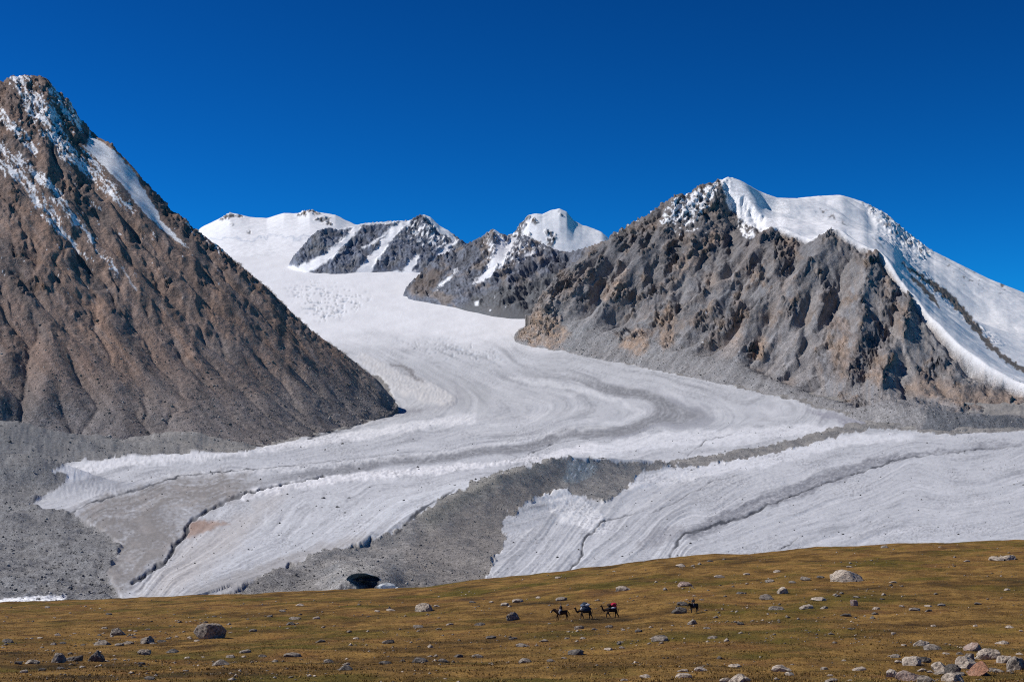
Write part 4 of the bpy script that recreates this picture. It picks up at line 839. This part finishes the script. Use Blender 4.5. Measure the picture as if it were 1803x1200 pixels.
SMALL = """83,1068,10p 96,1086,6p 176,1070,5p 191,1080,10d 244,1088,6k 184,1105,12g 174,1117,10d 229,1109,7p 238,1110,8p 260,1107,9p 101,1117,11p 130,1114,6p 124,1118,4p 70,1122,9p 55,1123,7p 46,1123,5p 14,1127,24d
94,1133,12g 110,1131,12d 132,1136,8d 146,1134,10d 178,1131,30g 210,1134,16g 226,1131,16g 236,1121,9d 270,1132,14g 284,1128,16d 296,1123,10g 189,1163,9p 201,1160,12g 227,1160,6p 32,1166,16d 58,1164,25g 248,1167,13d 144,1173,13g 106,1176,18d 74,1178,15d 42,1181,15g 263,1193,18d 273,1189,10p
405,1113,7p 347,1127,10p 311,1120,9p 333,1121,8p 436,1089,6d 444,1109,14g 431,1146,22g 357,1156,8p 330,1157,11p 406,1155,18g 430,1155,10p 344,1091,5p 353,1090,4p 328,1094,5p 335,1093,5p 304,1145,25d 389,1166,32g 462,1154,15g 484,1163,12g 513,1152,28g 563,1128,20d 579,1163,20g 609,1175,28d 528,1064,17p 497,1075,14g 475,1084,10d 519,1088,20g 513,1097,18d 557,1087,14p 326,1180,10g
688,1073,18p 664,1075,10p 769,1066,12p 889,1063,14p 947,1051,10p 826,1041,5p 832,1059,14d 865,1059,8p 910,1057,20p 989,1054,20g 983,1016,10p 1081,1005,6p 627,1123,12p 684,1129,22d 736,1102,20g 771,1106,10g 865,1121,18d 845,1098,20d 792,1098,14g 968,1097,8g 1047,1107,12d 1073,1102,14g 1098,1108,7p 1125,1110,14d 920,1135,26g 957,1127,18g 903,1123,16d 999,1123,10g 1026,1123,12g 1091,1129,12g 1164,1123,30g 1073,1142,16p 1095,1139,12g 1014,1148,28d 970,1162,16g 993,1158,12g 926,1162,24g 842,1154,22g 807,1154,18d 780,1162,20d 740,1162,34d 679,1166,26d 610,1168,14g 865,1167,10p 784,1194,8p 1100,1196,14p 1137,1190,20p 1204,1189,30p 1097,1035,28p
1209,1055,6p 1223,1048,8g 1236,1055,11g 1199,995,18p 1220,995,8p 1251,987,12g 1268,1014,20p 1314,1010,12p 1368,1005,14p 1356,1022,16g 1418,1018,18g 1445,1015,12d 1395,1024,14g 1303,1043,16d 1349,1051,26g 1445,1054,28p 1475,1048,12d 1508,1050,14g 1368,1070,28g 1420,1068,26p 1452,1069,14g 1542,1070,14p 1588,1066,10p 1636,1066,14p 1657,1064,14g 1609,1072,20g 1636,1074,12d 1722,1062,14d 1774,1037,12p 1573,1024,14p 1490,1082,20d 1304,1097,14d 1245,1105,14g 1255,1121,18g 1464,1115,12g 1498,1106,10d 1755,983,26p 1703,987,12p 1558,962,14g 1655,962,6p 1496,997,12p
1765,1131,22p 1583,1164,14p 1569,1154,10p 1578,1154,16g 1630,1196,30g 1747,1179,20g 1759,1181,18g 1623,1179,16p 1706,1182,10k 1497,1197,10p 1513,1177,26p 1487,1162,10p 1593,1135,9p 1666,1150,10p 1777,1103,14p 1644,1101,10p 1718,1101,9p 1573,1114,10p 1798,1110,8p 1280,1196,24p 1234,1177,24p 1203,1180,20p 1376,1176,36p 1391,1185,18p 1295,1171,22p 1462,1188,12p 1464,1198,28g 1452,1176,14g 1655,1185,20g 1690,1186,18d 1640,1182,14g 1735,1187,14d 1720,1158,12p 1780,1180,14g 1690,1150,12g 1795,1150,12p"""
CN = {'p': 'pale', 'g': 'grey', 'd': 'dark', 'k': 'pink'}; CW = {'pale': 'pale', 'grey': 'grey', 'dark': 'dark', 'pink': 'pinkish'}
def put_rock(px, py, w, h, col, me, rnd):
    h = h or w*rnd.uniform(.22, .36)
    x, d, z = on_meadow(px, min(py+h*.42, 1199.5))
    if px > 1560 and py > 1125: w *= 1.14; h *= 1.1
    s = d/F; wx = w*s; hz = h*s
    o = bpy.data.objects.new('boulder' if w >= 16 else 'stone', me); COL.objects.link(o)
    lo, hi = me['lo'], me['hi']; sx = wx/(hi[0]-lo[0]); sz = hz*1.35/(hi[2]-lo[2])
    o.scale = (sx, sx*rnd.uniform(.7, .95), sz); o.location = (x, d+wx*.1, z-lo[2]*sz-hz*.40)
    o.rotation_euler = (0, 0, rnd.choice([0, math.pi])+rnd.uniform(-.25, .25))
    if len(me.materials) == 0: me.materials.append(None)
    o.material_slots[0].link = 'OBJECT'; o.material_slots[0].material = RM[col]
    return o
ORD = ['', 'second ', 'third ', 'fourth ', 'fifth ', 'sixth ', 'seventh ', 'eighth ', 'ninth ', 'tenth ', 'eleventh ', 'twelfth ', 'thirteenth ', 'fourteenth ', 'fifteenth ']
PLANES = {'big': [((-.1, .05, 1), .60), ((-.65, -.75, .15), .74), ((.6, -.8, .05), .66), ((.85, .1, .5), .84), ((-.7, -.2, .7), .76)], 'half': [((.7, -.7, .1), .45), ((-.8, -.3, .5), .7)], 'round': [((.3, -.95, 0), .75)], 'cube': [((0, 0, 1), .6), ((1, -.4, 0), .6), ((-.8, -.6, 0), .6)]}
def build_rocks():
    rnd = random.Random(4); marks = []
    for k, (px, py, w, h, col, lab, key) in enumerate(ROCKS):
        if key == 'slab':
            build_slab(px, py, lab); continue
        o = put_rock(px, py, w, h, col, rock_mesh('boulder', 300+k*7, 4, 12+k % 6, .93, (1, 1, 1), PLANES.get(key, ())), rnd); tag(o, lab, 'boulder', 'large boulders on the meadow')
    LM = [(368,1111,'the largest dark boulder'),(748,1069,'the broad pale boulder below the ice cave'),(901,1085,'the wedge shaped grey boulder'),(1491,1013,'the widest pale boulder'),(1379,1039,'the rounded white boulder'),(1505,1061,'the pinkish cube boulder'),
          (1722,1176,'the rust red slab'),(1604,1163,'the pale dome boulder'),(1623,1132,'the white humped boulder'),(170,1155,'the tallest round dark boulder'),(205,1112,'the split grey boulder'),(258,1126,'the domed grey boulder'),(988,1080,'the leading horse'),(1032,1078,'the first camel'),(1077,1075,'the camel with the red load'),(1221,1068,'the second rider'),
          (640,1025,'the ice cave'),(1774,981,'the pale rock strip on the brow'),(1306,1194,'the pale boulder cut by the lower edge'),(101,1158,'the half pale boulder')]
    items = []
    for tok in SMALL.split():
        a, b, c = tok.split(','); items.append((int(a), int(b), int(c[:-1]), CN[c[-1]]))
    cnt = {}; order = []
    for it in items:
        dl = [(math.hypot((it[0]-m[0]), (it[1]-m[1])*2.0), m) for m in LM]; dist, m = min(dl, key=lambda q: q[0])
        dx = it[0]-m[0]; dy = it[1]-m[1]
        side = ('to the right of' if dx > 0 else 'to the left of') if abs(dx) > abs(dy)*1.5 else ('below' if dy > 0 else 'above')
        order.append((dist, it, m, side))
    for dist, it, m, side in sorted(order, key=lambda q: q[0]):
        word = 'stone' if it[2] < 16 else 'boulder'
        key = (m[2], side, it[3], word); n = cnt.get(key, 0); cnt[key] = n+1
        o = put_rock(it[0], it[1], it[2], 0, it[3], ROCKV[rnd.randrange(len(ROCKV))], rnd)
        tag(o, '%snearest %s %s %s %s' % (ORD[n], CW[it[3]], word, side, m[2]), word, 'smaller rocks scattered on the meadow')
def build_slab(px, py, lab):
    x, d, z = on_meadow(px, 1189); s = d/F
    prof = [(1729,1159),(1734,1166),(1738,1175),(1731,1181),(1722,1187),(1710,1191),(1705,1183),(1711,1174),(1718,1166)]
    bm = bmesh.new(); fr = []; bk = []
    for i, (a, b) in enumerate(prof):
        u = (a-px)*s; w = (1189-b)*s; fr.append(bm.verts.new((u, -.8*u+.45*w-.25, w-.12))); bk.append(bm.verts.new((u*.86+.28, -.8*u+.45*w+.22, w*.92-.14)))
    n = len(prof); bm.faces.new(fr); bm.faces.new(bk[::-1])
    for i in range(n): bm.faces.new((fr[i], bk[i], bk[(i+1) % n], fr[(i+1) % n]))
    bmesh.ops.recalc_face_normals(bm, faces=bm.faces); bmesh.ops.bevel(bm, geom=bm.edges[:]+bm.verts[:], offset=.05, segments=2, affect='EDGES')
    me = bpy.data.meshes.new('boulder'); bm.to_mesh(me); bm.free(); me.materials.append(RM['red'])
    o = link(bpy.data.objects.new('boulder', me)); o.location = (x, d, z); tag(o, lab, 'boulder', 'large boulders on the meadow')
build_rocks()

def scatter(name, pts, sizes, mat, cols, label, cat, seed, flat=.6):
    """a mass of rubble: each stone an uneven octahedron"""
    rs = np.random.RandomState(seed); n = len(pts)
    b = np.array([(1,0,0),(0,1,0),(-1,0,0),(0,-1,0),(0,0,1),(0,0,-1.)]); f = np.array([(0,1,4),(1,2,4),(2,3,4),(3,0,4),(1,0,5),(2,1,5),(3,2,5),(0,3,5)])
    P = b[None]*(1+rs.uniform(-.35, .35, (n, 6, 3)))+rs.uniform(-.25, .25, (n, 6, 3)); a = rs.uniform(0, 2*np.pi, n)
    ca, sa = np.cos(a)[:, None], np.sin(a)[:, None]; P = np.stack([P[..., 0]*ca-P[..., 1]*sa, P[..., 0]*sa+P[..., 1]*ca, P[..., 2]*flat], -1)*sizes[:, None, None]
    P = P+pts[:, None, :]+np.array([0, 0, .15])*sizes[:, None, None]
    V = P.reshape(-1, 3); T = (f[None]+np.arange(n)[:, None, None]*6).reshape(-1, 3); c = np.repeat(cols, 6, 0)
    o = link(bpy.data.objects.new(name, mesh_np(name, V, T, c, False))); o.data.materials.append(mat); return tag(o, label, cat, None, 'stuff')
def build_rubble():
    rs = np.random.RandomState(9)
    # pebbles in the grass
    n = 1900; px = rs.uniform(-60, 1860, n*4); t = rs.rand(n*4); d = D0-6+(D1-D0)*(1-t**.6); x = (px-CX)/F*d
    dens = fbm(x/26, d/20, 4, 61)+rs.normal(0, .14, n*4); k = np.argsort(-dens)[:n]; x, d = x[k], d[k]; z = zmeadow(x, d)
    s = np.clip(rs.lognormal(-2.2, .55, n), .05, .42)*np.clip(d/150, .7, 1.6); g = rs.rand(n)[:, None]**1.4
    col = np.array((.14, .12, .10))*(1-g)+np.array((.50, .42, .34))*g
    scatter('scattered_stones', np.stack([x, d, z], -1), s, MAT_DEBRIS, col, 'small pale and grey stones strewn through the grass', 'stones', 3)
    # rubble on the moraines, blocks frozen in the ice
    PX, PY, X, D, Z, cls = (FL[k].ravel() for k in ('PX', 'PY', 'X', 'D', 'Z', 'cls'))
    vis = (PX > -60) & (PX < 1860) & (D < 3800) & ((D < 814) | (D > 842))
    for cl, name, n, smin, lab in [(2, 'moraine_rubble', 9000, .35, 'grey rubble strewn over the medial moraine'), (3, 'side_rubble', 8000, .5, 'loose grey blocks strewn over the side moraines'), (1, 'ice_blocks', 900, .5, 'dark stones lying on the glacier ice')]:
        idx = np.flatnonzero((cls == cl) & vis & (PY < 1075)); idx = idx[rs.randint(0, len(idx), n)]
        p = np.stack([X[idx], D[idx], Z[idx]], -1); p[:, 0] += rs.normal(0, 1.0, n); p[:, 1] += rs.normal(0, 1.5, n); p[:, 2] += .1
        s = np.clip(smin*rs.lognormal(0, .5, n), .25, 3.2)*np.clip(p[:, 1]/1400, .8, 1.8); g = rs.rand(n)[:, None]**1.5
        col = (np.array((.12, .118, .115))*(1-g)+np.array((.40, .39, .37))*g) if cl != 1 else np.repeat([[.10, .098, .095]], n, 0)
        scatter(name, p, s, MAT_DEBRIS, col, lab, 'rubble', 11+cl, .75)
    # blocks on the talus at the mountain feet
    for M, name, n, lab, cond in [(ML, 'scree_blocks', 5000, 'loose blocks on the lower slopes of the dark brown mountain', lambda p, q: (q > 560)), (MRR, 'talus_blocks', 6000, 'loose blocks on the talus under the jagged rock mountain', lambda p, q: (q > np.interp(p, [900, 1200, 1500, 1803], [560, 590, 620, 670])))]:
        PX, PY, X, D, Z = (M[k].ravel() for k in ('PX', 'PY', 'X', 'D', 'Z')); ok = np.flatnonzero(cond(PX, PY) & (PX > -30) & (PX < 1830) & (Z > zfloor(D)+2)); idx = ok[rs.randint(0, len(ok), n)]
        p = np.stack([X[idx], D[idx], Z[idx]], -1); s = np.clip(1.3*rs.lognormal(0, .45, n), .6, 5.5); g = rs.rand(n)[:, None]**1.6
        scatter(name, p, s, MAT_DEBRIS, np.array((.11, .105, .10))*(1-g)+np.array((.40, .38, .36))*g, lab, 'rubble', 21, .8)
build_rubble()

# ------------------------------------------------------------------ ice cave in the debris-covered ice
def build_cave():
    m, nt, b = new_mat('old blue ice', .35, .5); L = nt.links.new
    geo = N(nt, 'ShaderNodeNewGeometry'); n1 = N(nt, 'ShaderNodeTexNoise', Scale=.35, Detail=5.0); L(geo.outputs['Position'], n1.inputs['Vector'])
    r = N(nt, 'ShaderNodeValToRGB'); e = r.color_ramp.elements; e[0].position = .35; e[0].color = (.09, .14, .17, 1); e[1].position = .7; e[1].color = (.24, .33, .38, 1); L(n1.outputs[0], r.inputs[0]); L(r.outputs[0], b.inputs['Base Color'])
    bp = N(nt, 'ShaderNodeBump', Strength=.8, Distance=.6); L(n1.outputs[0], bp.inputs['Height']); L(bp.outputs[0], b.inputs['Normal'])
    # rim points: a little outside the opening, on the slope around it
    PX, PY, D = FL['PX'], FL['PY'], FL['D']; cx, cy = 640., 1024.
    ring = []
    for a, q in CAVE:
        a2 = cx+(a-cx)*1.10; q2 = cy+(q-cy)*1.12
        msk = np.where((D > 815) & (D < 842), (PX-a2)**2+(PY-q2)**2, 1e9); i = np.unravel_index(np.argmin(msk), msk.shape); dist = D[i]
        ring.append(Vector(W(a2, q2, dist+.5)))
    bm = bmesh.new(); rs = random.Random(2); n = len(ring); cen = sum(ring, Vector())/n; rings = []
    for k in range(9):
        t = k/8; sc = 1-.55*t**1.3; off = Vector((4*t, 17*t, -2*t)); rr = []
        for p in ring:
            q = cen+(p-cen)*sc; q.y = p.y*(1-t)+cen.y*t; q = q+off+Vector((rs.uniform(-.35, .35), rs.uniform(-.3, .3), rs.uniform(-.3, .3)))*(t > 0)
            rr.append(bm.verts.new(q))
        rings.append(rr)
    for k in range(8):
        for i in range(n): bm.faces.new((rings[k][i], rings[k][(i+1) % n], rings[k+1][(i+1) % n], rings[k+1][i]))
    bm.faces.new(rings[-1]); bmesh.ops.recalc_face_normals(bm, faces=bm.faces); bmesh.ops.reverse_faces(bm, faces=bm.faces)
    me = bpy.data.meshes.new('ice_cave'); bm.to_mesh(me); bm.free(); me.materials.append(m)
    for p in me.polygons: p.use_smooth = True
    o = link(bpy.data.objects.new('ice_cave', me)); tag(o, 'dark ice cave opening at the foot of the grey rubble ridge', 'cave')
    # the pale collapsed ice beside it
    m2, nt2, b2 = new_mat('clean ice', .5, .4); g2 = N(nt2, 'ShaderNodeNewGeometry'); n2 = N(nt2, 'ShaderNodeTexNoise', Scale=.5, Detail=5.0); nt2.links.new(g2.outputs['Position'], n2.inputs['Vector'])
    r2 = N(nt2, 'ShaderNodeValToRGB'); e = r2.color_ramp.elements; e[0].position = .35; e[0].color = (.38, .40, .38, 1); e[1].position = .62; e[1].color = (.74, .76, .75, 1); nt2.links.new(n2.outputs[0], r2.inputs[0]); nt2.links.new(r2.outputs[0], b2.inputs['Base Color'])
    for px, py, w, h, lab, sd in [(679,1035,32,15,'pale collapsed ice block beside the cave mouth',41), (699,1038,12,7,'small white ice fragment at the end of the pale ice block',47)]:
        msk = np.where((D > 815) & (D < 842), (PX-px)**2+(PY-py)**2, 1e9); i = np.unravel_index(np.argmin(msk), msk.shape); dist = 818.
        me = rock_mesh('ice_block', sd, 3, 10, .8); lo, hi = me['lo'], me['hi']; sx = w/F*dist/(hi[0]-lo[0]); sz = h/F*dist/(hi[2]-lo[2])*1.2; me.materials.append(m2)
        o = link(bpy.data.objects.new('ice_block', me)); o.scale = (sx, sx*.7, sz); o.location = W(px, py, dist); tag(o, lab, 'ice block')
build_cave()
# ------------------------------------------------------------------ caravan
def plain(name, c, rough=.8, var=.25, sc=8.0):
    m, nt, b = new_mat(name, rough, .2); L = nt.links.new; tc = N(nt, 'ShaderNodeTexCoord'); n = N(nt, 'ShaderNodeTexNoise', Scale=sc, Detail=4.0); L(tc.outputs['Object'], n.inputs['Vector'])
    r = N(nt, 'ShaderNodeValToRGB'); e = r.color_ramp.elements; e[0].position = .3; e[0].color = (*[v*(1-var) for v in c], 1); e[1].position = .7; e[1].color = (*[min(1, v*(1+var)) for v in c], 1)
    L(n.outputs[0], r.inputs[0]); L(r.outputs[0], b.inputs['Base Color']); return m
def skinned(name, J, E, root, mat, parent=None, sub=2):
    """one continuous body grown round a skeleton of joints (x, y, z, radius)"""
    keys = list(J); ix = {k: i for i, k in enumerate(keys)}
    me = bpy.data.meshes.new(name+' skeleton'); me.from_pydata([J[k][:3] for k in keys], [(ix[a], ix[b]) for a, b in E], []); ob = bpy.data.objects.new(name+' skeleton', me); COL.objects.link(ob)
    ob.modifiers.new('s', 'SKIN'); sv = me.skin_vertices[0].data
    for k in keys:
        r = J[k][3]; sv[ix[k]].radius = r if isinstance(r, tuple) else (r, r); sv[ix[k]].use_root = k == root
    mo = ob.modifiers.new('u', 'SUBSURF'); mo.levels = sub; mo.render_levels = sub
    dg = bpy.context.evaluated_depsgraph_get(); dg.update(); out = bpy.data.meshes.new_from_object(ob.evaluated_get(dg)); out.name = name
    bpy.data.objects.remove(ob); bpy.data.meshes.remove(me)
    for p in out.polygons: p.use_smooth = True
    out.materials.clear(); out.materials.append(mat); return link(bpy.data.objects.new(name, out), parent)
def empty(name, loc, rz, s):
    o = bpy.data.objects.new(name, None); o.empty_display_size = .2; COL.objects.link(o); o.location = loc; o.rotation_euler = (0, 0, rz); o.scale = (s, s, s); return o
M_HORSE = plain('dark bay coat', (.055, .028, .018)); M_BLACK = plain('black coat', (.018, .016, .016)); M_CAMEL = plain('dark brown wool', (.060, .036, .022)); M_CAMEL2 = plain('blackish brown wool', (.040, .024, .018)); M_SUNLIT = plain('sunlit wool', (.42, .33, .22))
M_SKIN = plain('weathered skin', (.30, .17, .11)); M_COAT = plain('dark coat', (.016, .017, .022)); M_TROU = plain('pale grey trousers', (.38, .38, .38)); M_BLUE = plain('dark blue cloth', (.03, .045, .075)); M_RED = plain('red cloth', (.42, .02, .05)); M_WHITE = plain('white sack', (.62, .61, .62)); M_SLATE = plain('slate blue sack', (.10, .125, .17)); M_LEATH = plain('leather', (.05, .03, .02))
def legs(J, E, pts):
    for nm, top, ch in pts:
        prev = top
        for i, (x, y, z, r) in enumerate(ch):
            k = '%s%d' % (nm, i); J[k] = (x, y, z, r); E.append((prev, k)); prev = k
def horse(loc, rz, s, mat, label, blaze):
    t = empty('horse', loc, rz, s)
    J = {'pel': (-.55, 0, 1.20, (.31, .34)), 'mid': (-.05, 0, 1.10, (.32, .36)), 'che': (.48, 0, 1.15, (.29, .36)), 'nk0': (.78, 0, 1.36, (.15, .22)), 'nk1': (1.0, 0, 1.45, (.13, .19)), 'pol': (1.17, 0, 1.50, (.10, .14)), 'fac': (1.33, 0, 1.30, (.09, .11)), 'muz': (1.44, 0, 1.10, (.07, .08)), 'croup': (-.82, 0, 1.18, (.18, .22))}
    E = [('pel', 'mid'), ('mid', 'che'), ('che', 'nk0'), ('nk0', 'nk1'), ('nk1', 'pol'), ('pol', 'fac'), ('fac', 'muz'), ('pel', 'croup')]
    legs(J, E, [('fl', 'che', [(.52, .15, .92, .12), (.62, .16, .55, .065), (.58, .16, .30, .045), (.66, .16, .04, .06)]), ('fr', 'che', [(.50, -.15, .92, .12), (.44, -.16, .55, .065), (.36, -.16, .30, .045), (.36, -.16, .04, .06)]),
                ('hl', 'croup', [(-.68, .17, .88, .14), (-.78, .17, .55, .075), (-.66, .17, .28, .048), (-.62, .17, .04, .06)]), ('hr', 'croup', [(-.78, -.17, .88, .14), (-.98, -.17, .55, .075), (-.98, -.17, .28, .048), (-.92, -.17, .04, .06)])])
    skinned('body', J, E, 'pel', mat, t)
    skinned('tail', {'a': (-.98, 0, 1.26, .06), 'b': (-1.12, 0, 1.02, .08), 'c': (-1.14, 0, .62, .05)}, [('a', 'b'), ('b', 'c')], 'a', M_BLACK, t)
    skinned('mane', {'a': (1.13, 0, 1.62, (.03, .05)), 'b': (.92, 0, 1.61, (.03, .07)), 'c': (.68, 0, 1.54, (.03, .06))}, [('a', 'b'), ('b', 'c')], 'a', M_BLACK, t)
    for y in (.06, -.06): skinned('ear', {'a': (1.15, y, 1.62, .03), 'b': (1.15, y*1.15, 1.74, .012)}, [('a', 'b')], 'a', mat, t, 1)
    if blaze: skinned('blaze', {'a': (1.42, 0, 1.36, (.035, .03)), 'b': (1.52, 0, 1.12, (.04, .03))}, [('a', 'b')], 'a', M_WHITE, t, 1)
    skinned('saddle', {'a': (-.22, 0, 1.44, (.26, .06)), 'b': (.05, 0, 1.42, (.27, .06)), 'c': (.26, 0, 1.46, (.22, .06))}, [('a', 'b'), ('b', 'c')], 'b', M_LEATH, t)
    return tag(t, label, 'horse', 'pack animals crossing the meadow')
def rider(loc, rz, s, coat, trou, label):
    t = empty('person', loc, rz, s)
    J = {'pel': (-.02, 0, 1.55, (.15, .16)), 'wai': (-.01, 0, 1.75, .13), 'che': (.02, 0, 1.98, (.17, .14)), 'nec': (.04, 0, 2.17, .055), 'hd0': (.06, 0, 2.26, .085), 'hd1': (.07, 0, 2.36, .095)}
    E = [('pel', 'wai'), ('wai', 'che'), ('che', 'nec'), ('nec', 'hd0'), ('hd0', 'hd1')]
    arm = {}; lg = {}
    for n, y in (('l', 1), ('r', -1)):
        arm[n] = [(.02, .20*y, 2.06, .07), (.06, .26*y, 1.82, .055), (.28, .15*y, 1.72, .045), (.38, .08*y, 1.71, .035)]; lg[n] = [(.06, .18*y, 1.50, .11), (.34, .30*y, 1.28, .085), (.22, .34*y, .92, .06), (.22, .34*y, .80, .05), (.36, .35*y, .77, .045)]
        legs(J, E, [('a'+n, 'che', arm[n]), ('g'+n, 'pel', lg[n])])
    skinned('body', J, E, 'pel', M_SKIN, t)
    JC = {'pel': (-.02, 0, 1.52, (.20, .21)), 'wai': (-.01, 0, 1.75, .175), 'che': (.02, 0, 1.98, (.215, .18)), 'col': (.04, 0, 2.13, .085)}; EC = [('pel', 'wai'), ('wai', 'che'), ('che', 'col')]
    for n in 'lr': legs(JC, EC, [('a'+n, 'che', [(x, y, z, r+.03) for x, y, z, r in arm[n][:3]])])
    skinned('coat', JC, EC, 'wai', coat, t)
    for n, y in (('l', 1), ('r', -1)):
        q = lg[n]; skinned('trouser_leg', {'a': (.0, .1*y, 1.52, .14), 'b': (*q[0][:3], .135), 'c': (*q[1][:3], .11), 'd': (*q[2][:3], .085)}, [('a', 'b'), ('b', 'c'), ('c', 'd')], 'a', trou, t)
        skinned('boot', {'a': (q[2][0], q[2][1], .95, .075), 'b': (*q[3][:3], .07), 'c': (*q[4][:3], .06)}, [('a', 'b'), ('b', 'c')], 'a', M_LEATH, t)
    skinned('hat', {'a': (.06, 0, 2.40, .115), 'b': (.05, 0, 2.47, .08)}, [('a', 'b')], 'a', M_BLACK, t)
    return tag(t, label, 'person', 'riders of the caravan')
def camel(loc, rz, s, mat, label, step, lowhead):
    t = empty('camel', loc, rz, s); hz = -.18 if lowhead else .0
    J = {'pel': (-.70, 0, 1.38, (.33, .38)), 'mid': (-.08, 0, 1.30, (.38, .46)), 'che': (.56, 0, 1.36, (.33, .42)), 'h1': (.34, 0, 1.92, (.16, .18)), 'h2': (-.45, 0, 1.92, (.16, .18)), 'sh': (.34, 0, 1.62, (.2, .22)), 'sr': (-.45, 0, 1.62, (.2, .22)),
         'n0': (.92, 0, 1.30, (.15, .20)), 'n1': (1.18, 0, 1.14+hz*.3, (.14, .19)), 'n2': (1.40, 0, 1.34+hz, (.11, .15)), 'n3': (1.47, 0, 1.66+hz, (.10, .12)), 'hd': (1.56, 0, 1.88+hz, (.10, .12)), 'mz': (1.84, 0, 1.80+hz, (.075, .075))}
    E = [('pel', 'mid'), ('mid', 'che'), ('che', 'n0'), ('n0', 'n1'), ('n1', 'n2'), ('n2', 'n3'), ('n3', 'hd'), ('hd', 'mz'), ('che', 'sh'), ('sh', 'h1'), ('pel', 'sr'), ('sr', 'h2')]
    a = step
    legs(J, E, [('fl', 'che', [(.60, .17, 1.05, .15), (.66+a*.5, .18, .62, .11), (.60+a*.8, .18, .34, .075), (.66+a, .18, .05, .085)]), ('fr', 'che', [(.58, -.17, 1.05, .15), (.54-a*.4, -.18, .62, .11), (.42-a*.7, -.18, .34, .075), (.42-a*.8, -.18, .05, .085)]),
                ('hl', 'pel', [(-.78, .19, 1.0, .16), (-.74-a*.4, .19, .66, .12), (-.92-a*.7, .19, .40, .075), (-.88-a*.8, .19, .05, .085)]), ('hr', 'pel', [(-.74, -.19, 1.0, .16), (-.62+a*.3, -.19, .66, .12), (-.72+a*.5, -.19, .40, .075), (-.62+a*.6, -.19, .05, .085)])])
    skinned('body', J, E, 'mid', mat, t)
    skinned('tail', {'a': (-1.0, 0, 1.42, .04), 'b': (-1.10, 0, 1.1, .03), 'c': (-1.10, 0, .9, .05)}, [('a', 'b'), ('b', 'c')], 'a', mat, t, 1)
    for y in (.08, -.08): skinned('ear', {'a': (1.50, y, 1.97+hz, .03), 'b': (1.47, y*1.3, 2.05+hz, .014)}, [('a', 'b')], 'a', mat, t, 1)
    skinned('head_wool', {'a': (1.48, 0, 1.98+hz, (.07, .04)), 'b': (1.66, 0, 1.985+hz, (.06, .03))}, [('a', 'b')], 'a', M_SUNLIT if lowhead else mat, t, 1)  # sun on top of the lowered head is painted as a lighter colour
    skinned('beard', {'a': (1.04, 0, 1.02+hz*.3, .09), 'b': (1.26, 0, 1.02+hz*.5, .08)}, [('a', 'b')], 'a', mat, t, 1)
    return tag(t, label, 'camel', 'pack animals crossing the meadow')
def sack(name, parent, c, size, mat, seed, rot=0):
    me = rock_mesh(name, seed, 3, 4, .5); o = bpy.data.objects.new(name, me); me.materials.append(mat)
    for p in me.polygons: p.use_smooth = True
    link(o, parent); o.location = c; o.scale = tuple(v*1.22 for v in size); o.rotation_euler = (0, rot, 0); return o
def load(loc, rz, s, parts, label):
    t = empty('pack_load', loc, rz, s)
    for name, c, size, mat, sd, rot in parts: sack(name, t, c, size, mat, sd, rot)
    return tag(t, label, 'pack load', 'loads on the camels')
def build_caravan():
    def gp(px, py):
        x, d, z = on_meadow(px, py); return Vector((x, d, z+.02))
    PI = math.pi; k = lambda v, pxh, h: pxh*v.y/F/h
    a = gp(988, 1092); s = k(a, 22.5, 1.78); horse(a, PI+.12, s, M_HORSE, 'dark brown horse with pale face at the head of the caravan', True); rider(a, PI+.12, s, M_COAT, M_TROU, 'person in a dark coat and pale trousers riding the leading horse')
    b = gp(1031, 1089.5); s = k(b, 24.5, 2.10); camel(b, PI+.05, s, M_CAMEL, 'brown camel with lowered sunlit head behind the leading horse', .12, True)
    load(b, PI+.05, s, [('sack', (-.05, .42, 1.52), (.55, .22, .42), M_BLUE, 51, 0), ('sack', (-.05, -.42, 1.52), (.55, .22, .42), M_SLATE, 52, 0), ('bundle', (.05, 0, 2.05), (.62, .5, .26), M_SLATE, 53, 0), ('white_sack', (-.20, .20, 2.18), (.40, .30, .22), M_WHITE, 54, .3), ('bundle', (.10, .05, 2.38), (.36, .32, .16), M_BLUE, 55, 0), ('white_sack', (.56, .25, 1.55), (.20, .14, .24), M_WHITE, 56, 0), ('blanket', (-.05, .0, 1.62), (.75, .48, .28), M_COAT, 57, 0)], 'blue grey and white sacks piled on the camel with lowered head')
    c = gp(1077, 1087.5); s = k(c, 21.5, 2.05); camel(c, PI-.04, s*1.08, M_CAMEL2, 'dark camel with a red load at the end of the file', .24, False)
    load(c, PI-.04, s*1.08, [('blanket', (-.08, 0, 1.58), (.62, .42, .26), M_COAT, 61, 0), ('red_bundle', (-.28, .05, 2.08), (.42, .36, .26), M_RED, 62, .2), ('bundle', (.30, 0, 1.98), (.38, .34, .22), M_LEATH, 63, -.2), ('red_bundle', (-.50, .10, 1.86), (.24, .32, .2), M_RED, 64, 0), ('white_sack', (-.22, .40, 1.62), (.34, .12, .16), M_WHITE, 65, .2)], 'red and dark bundles with a white sack on the dark camel')
    d = gp(1221, 1078.5); s = k(d, 17, 1.55); horse(d, PI+.75, s, M_BLACK, 'black horse standing apart beside the dark boulder', False); rider(d, PI+.75, s, M_COAT, M_BLUE, 'person in dark clothes on the black horse standing apart')
build_caravan()
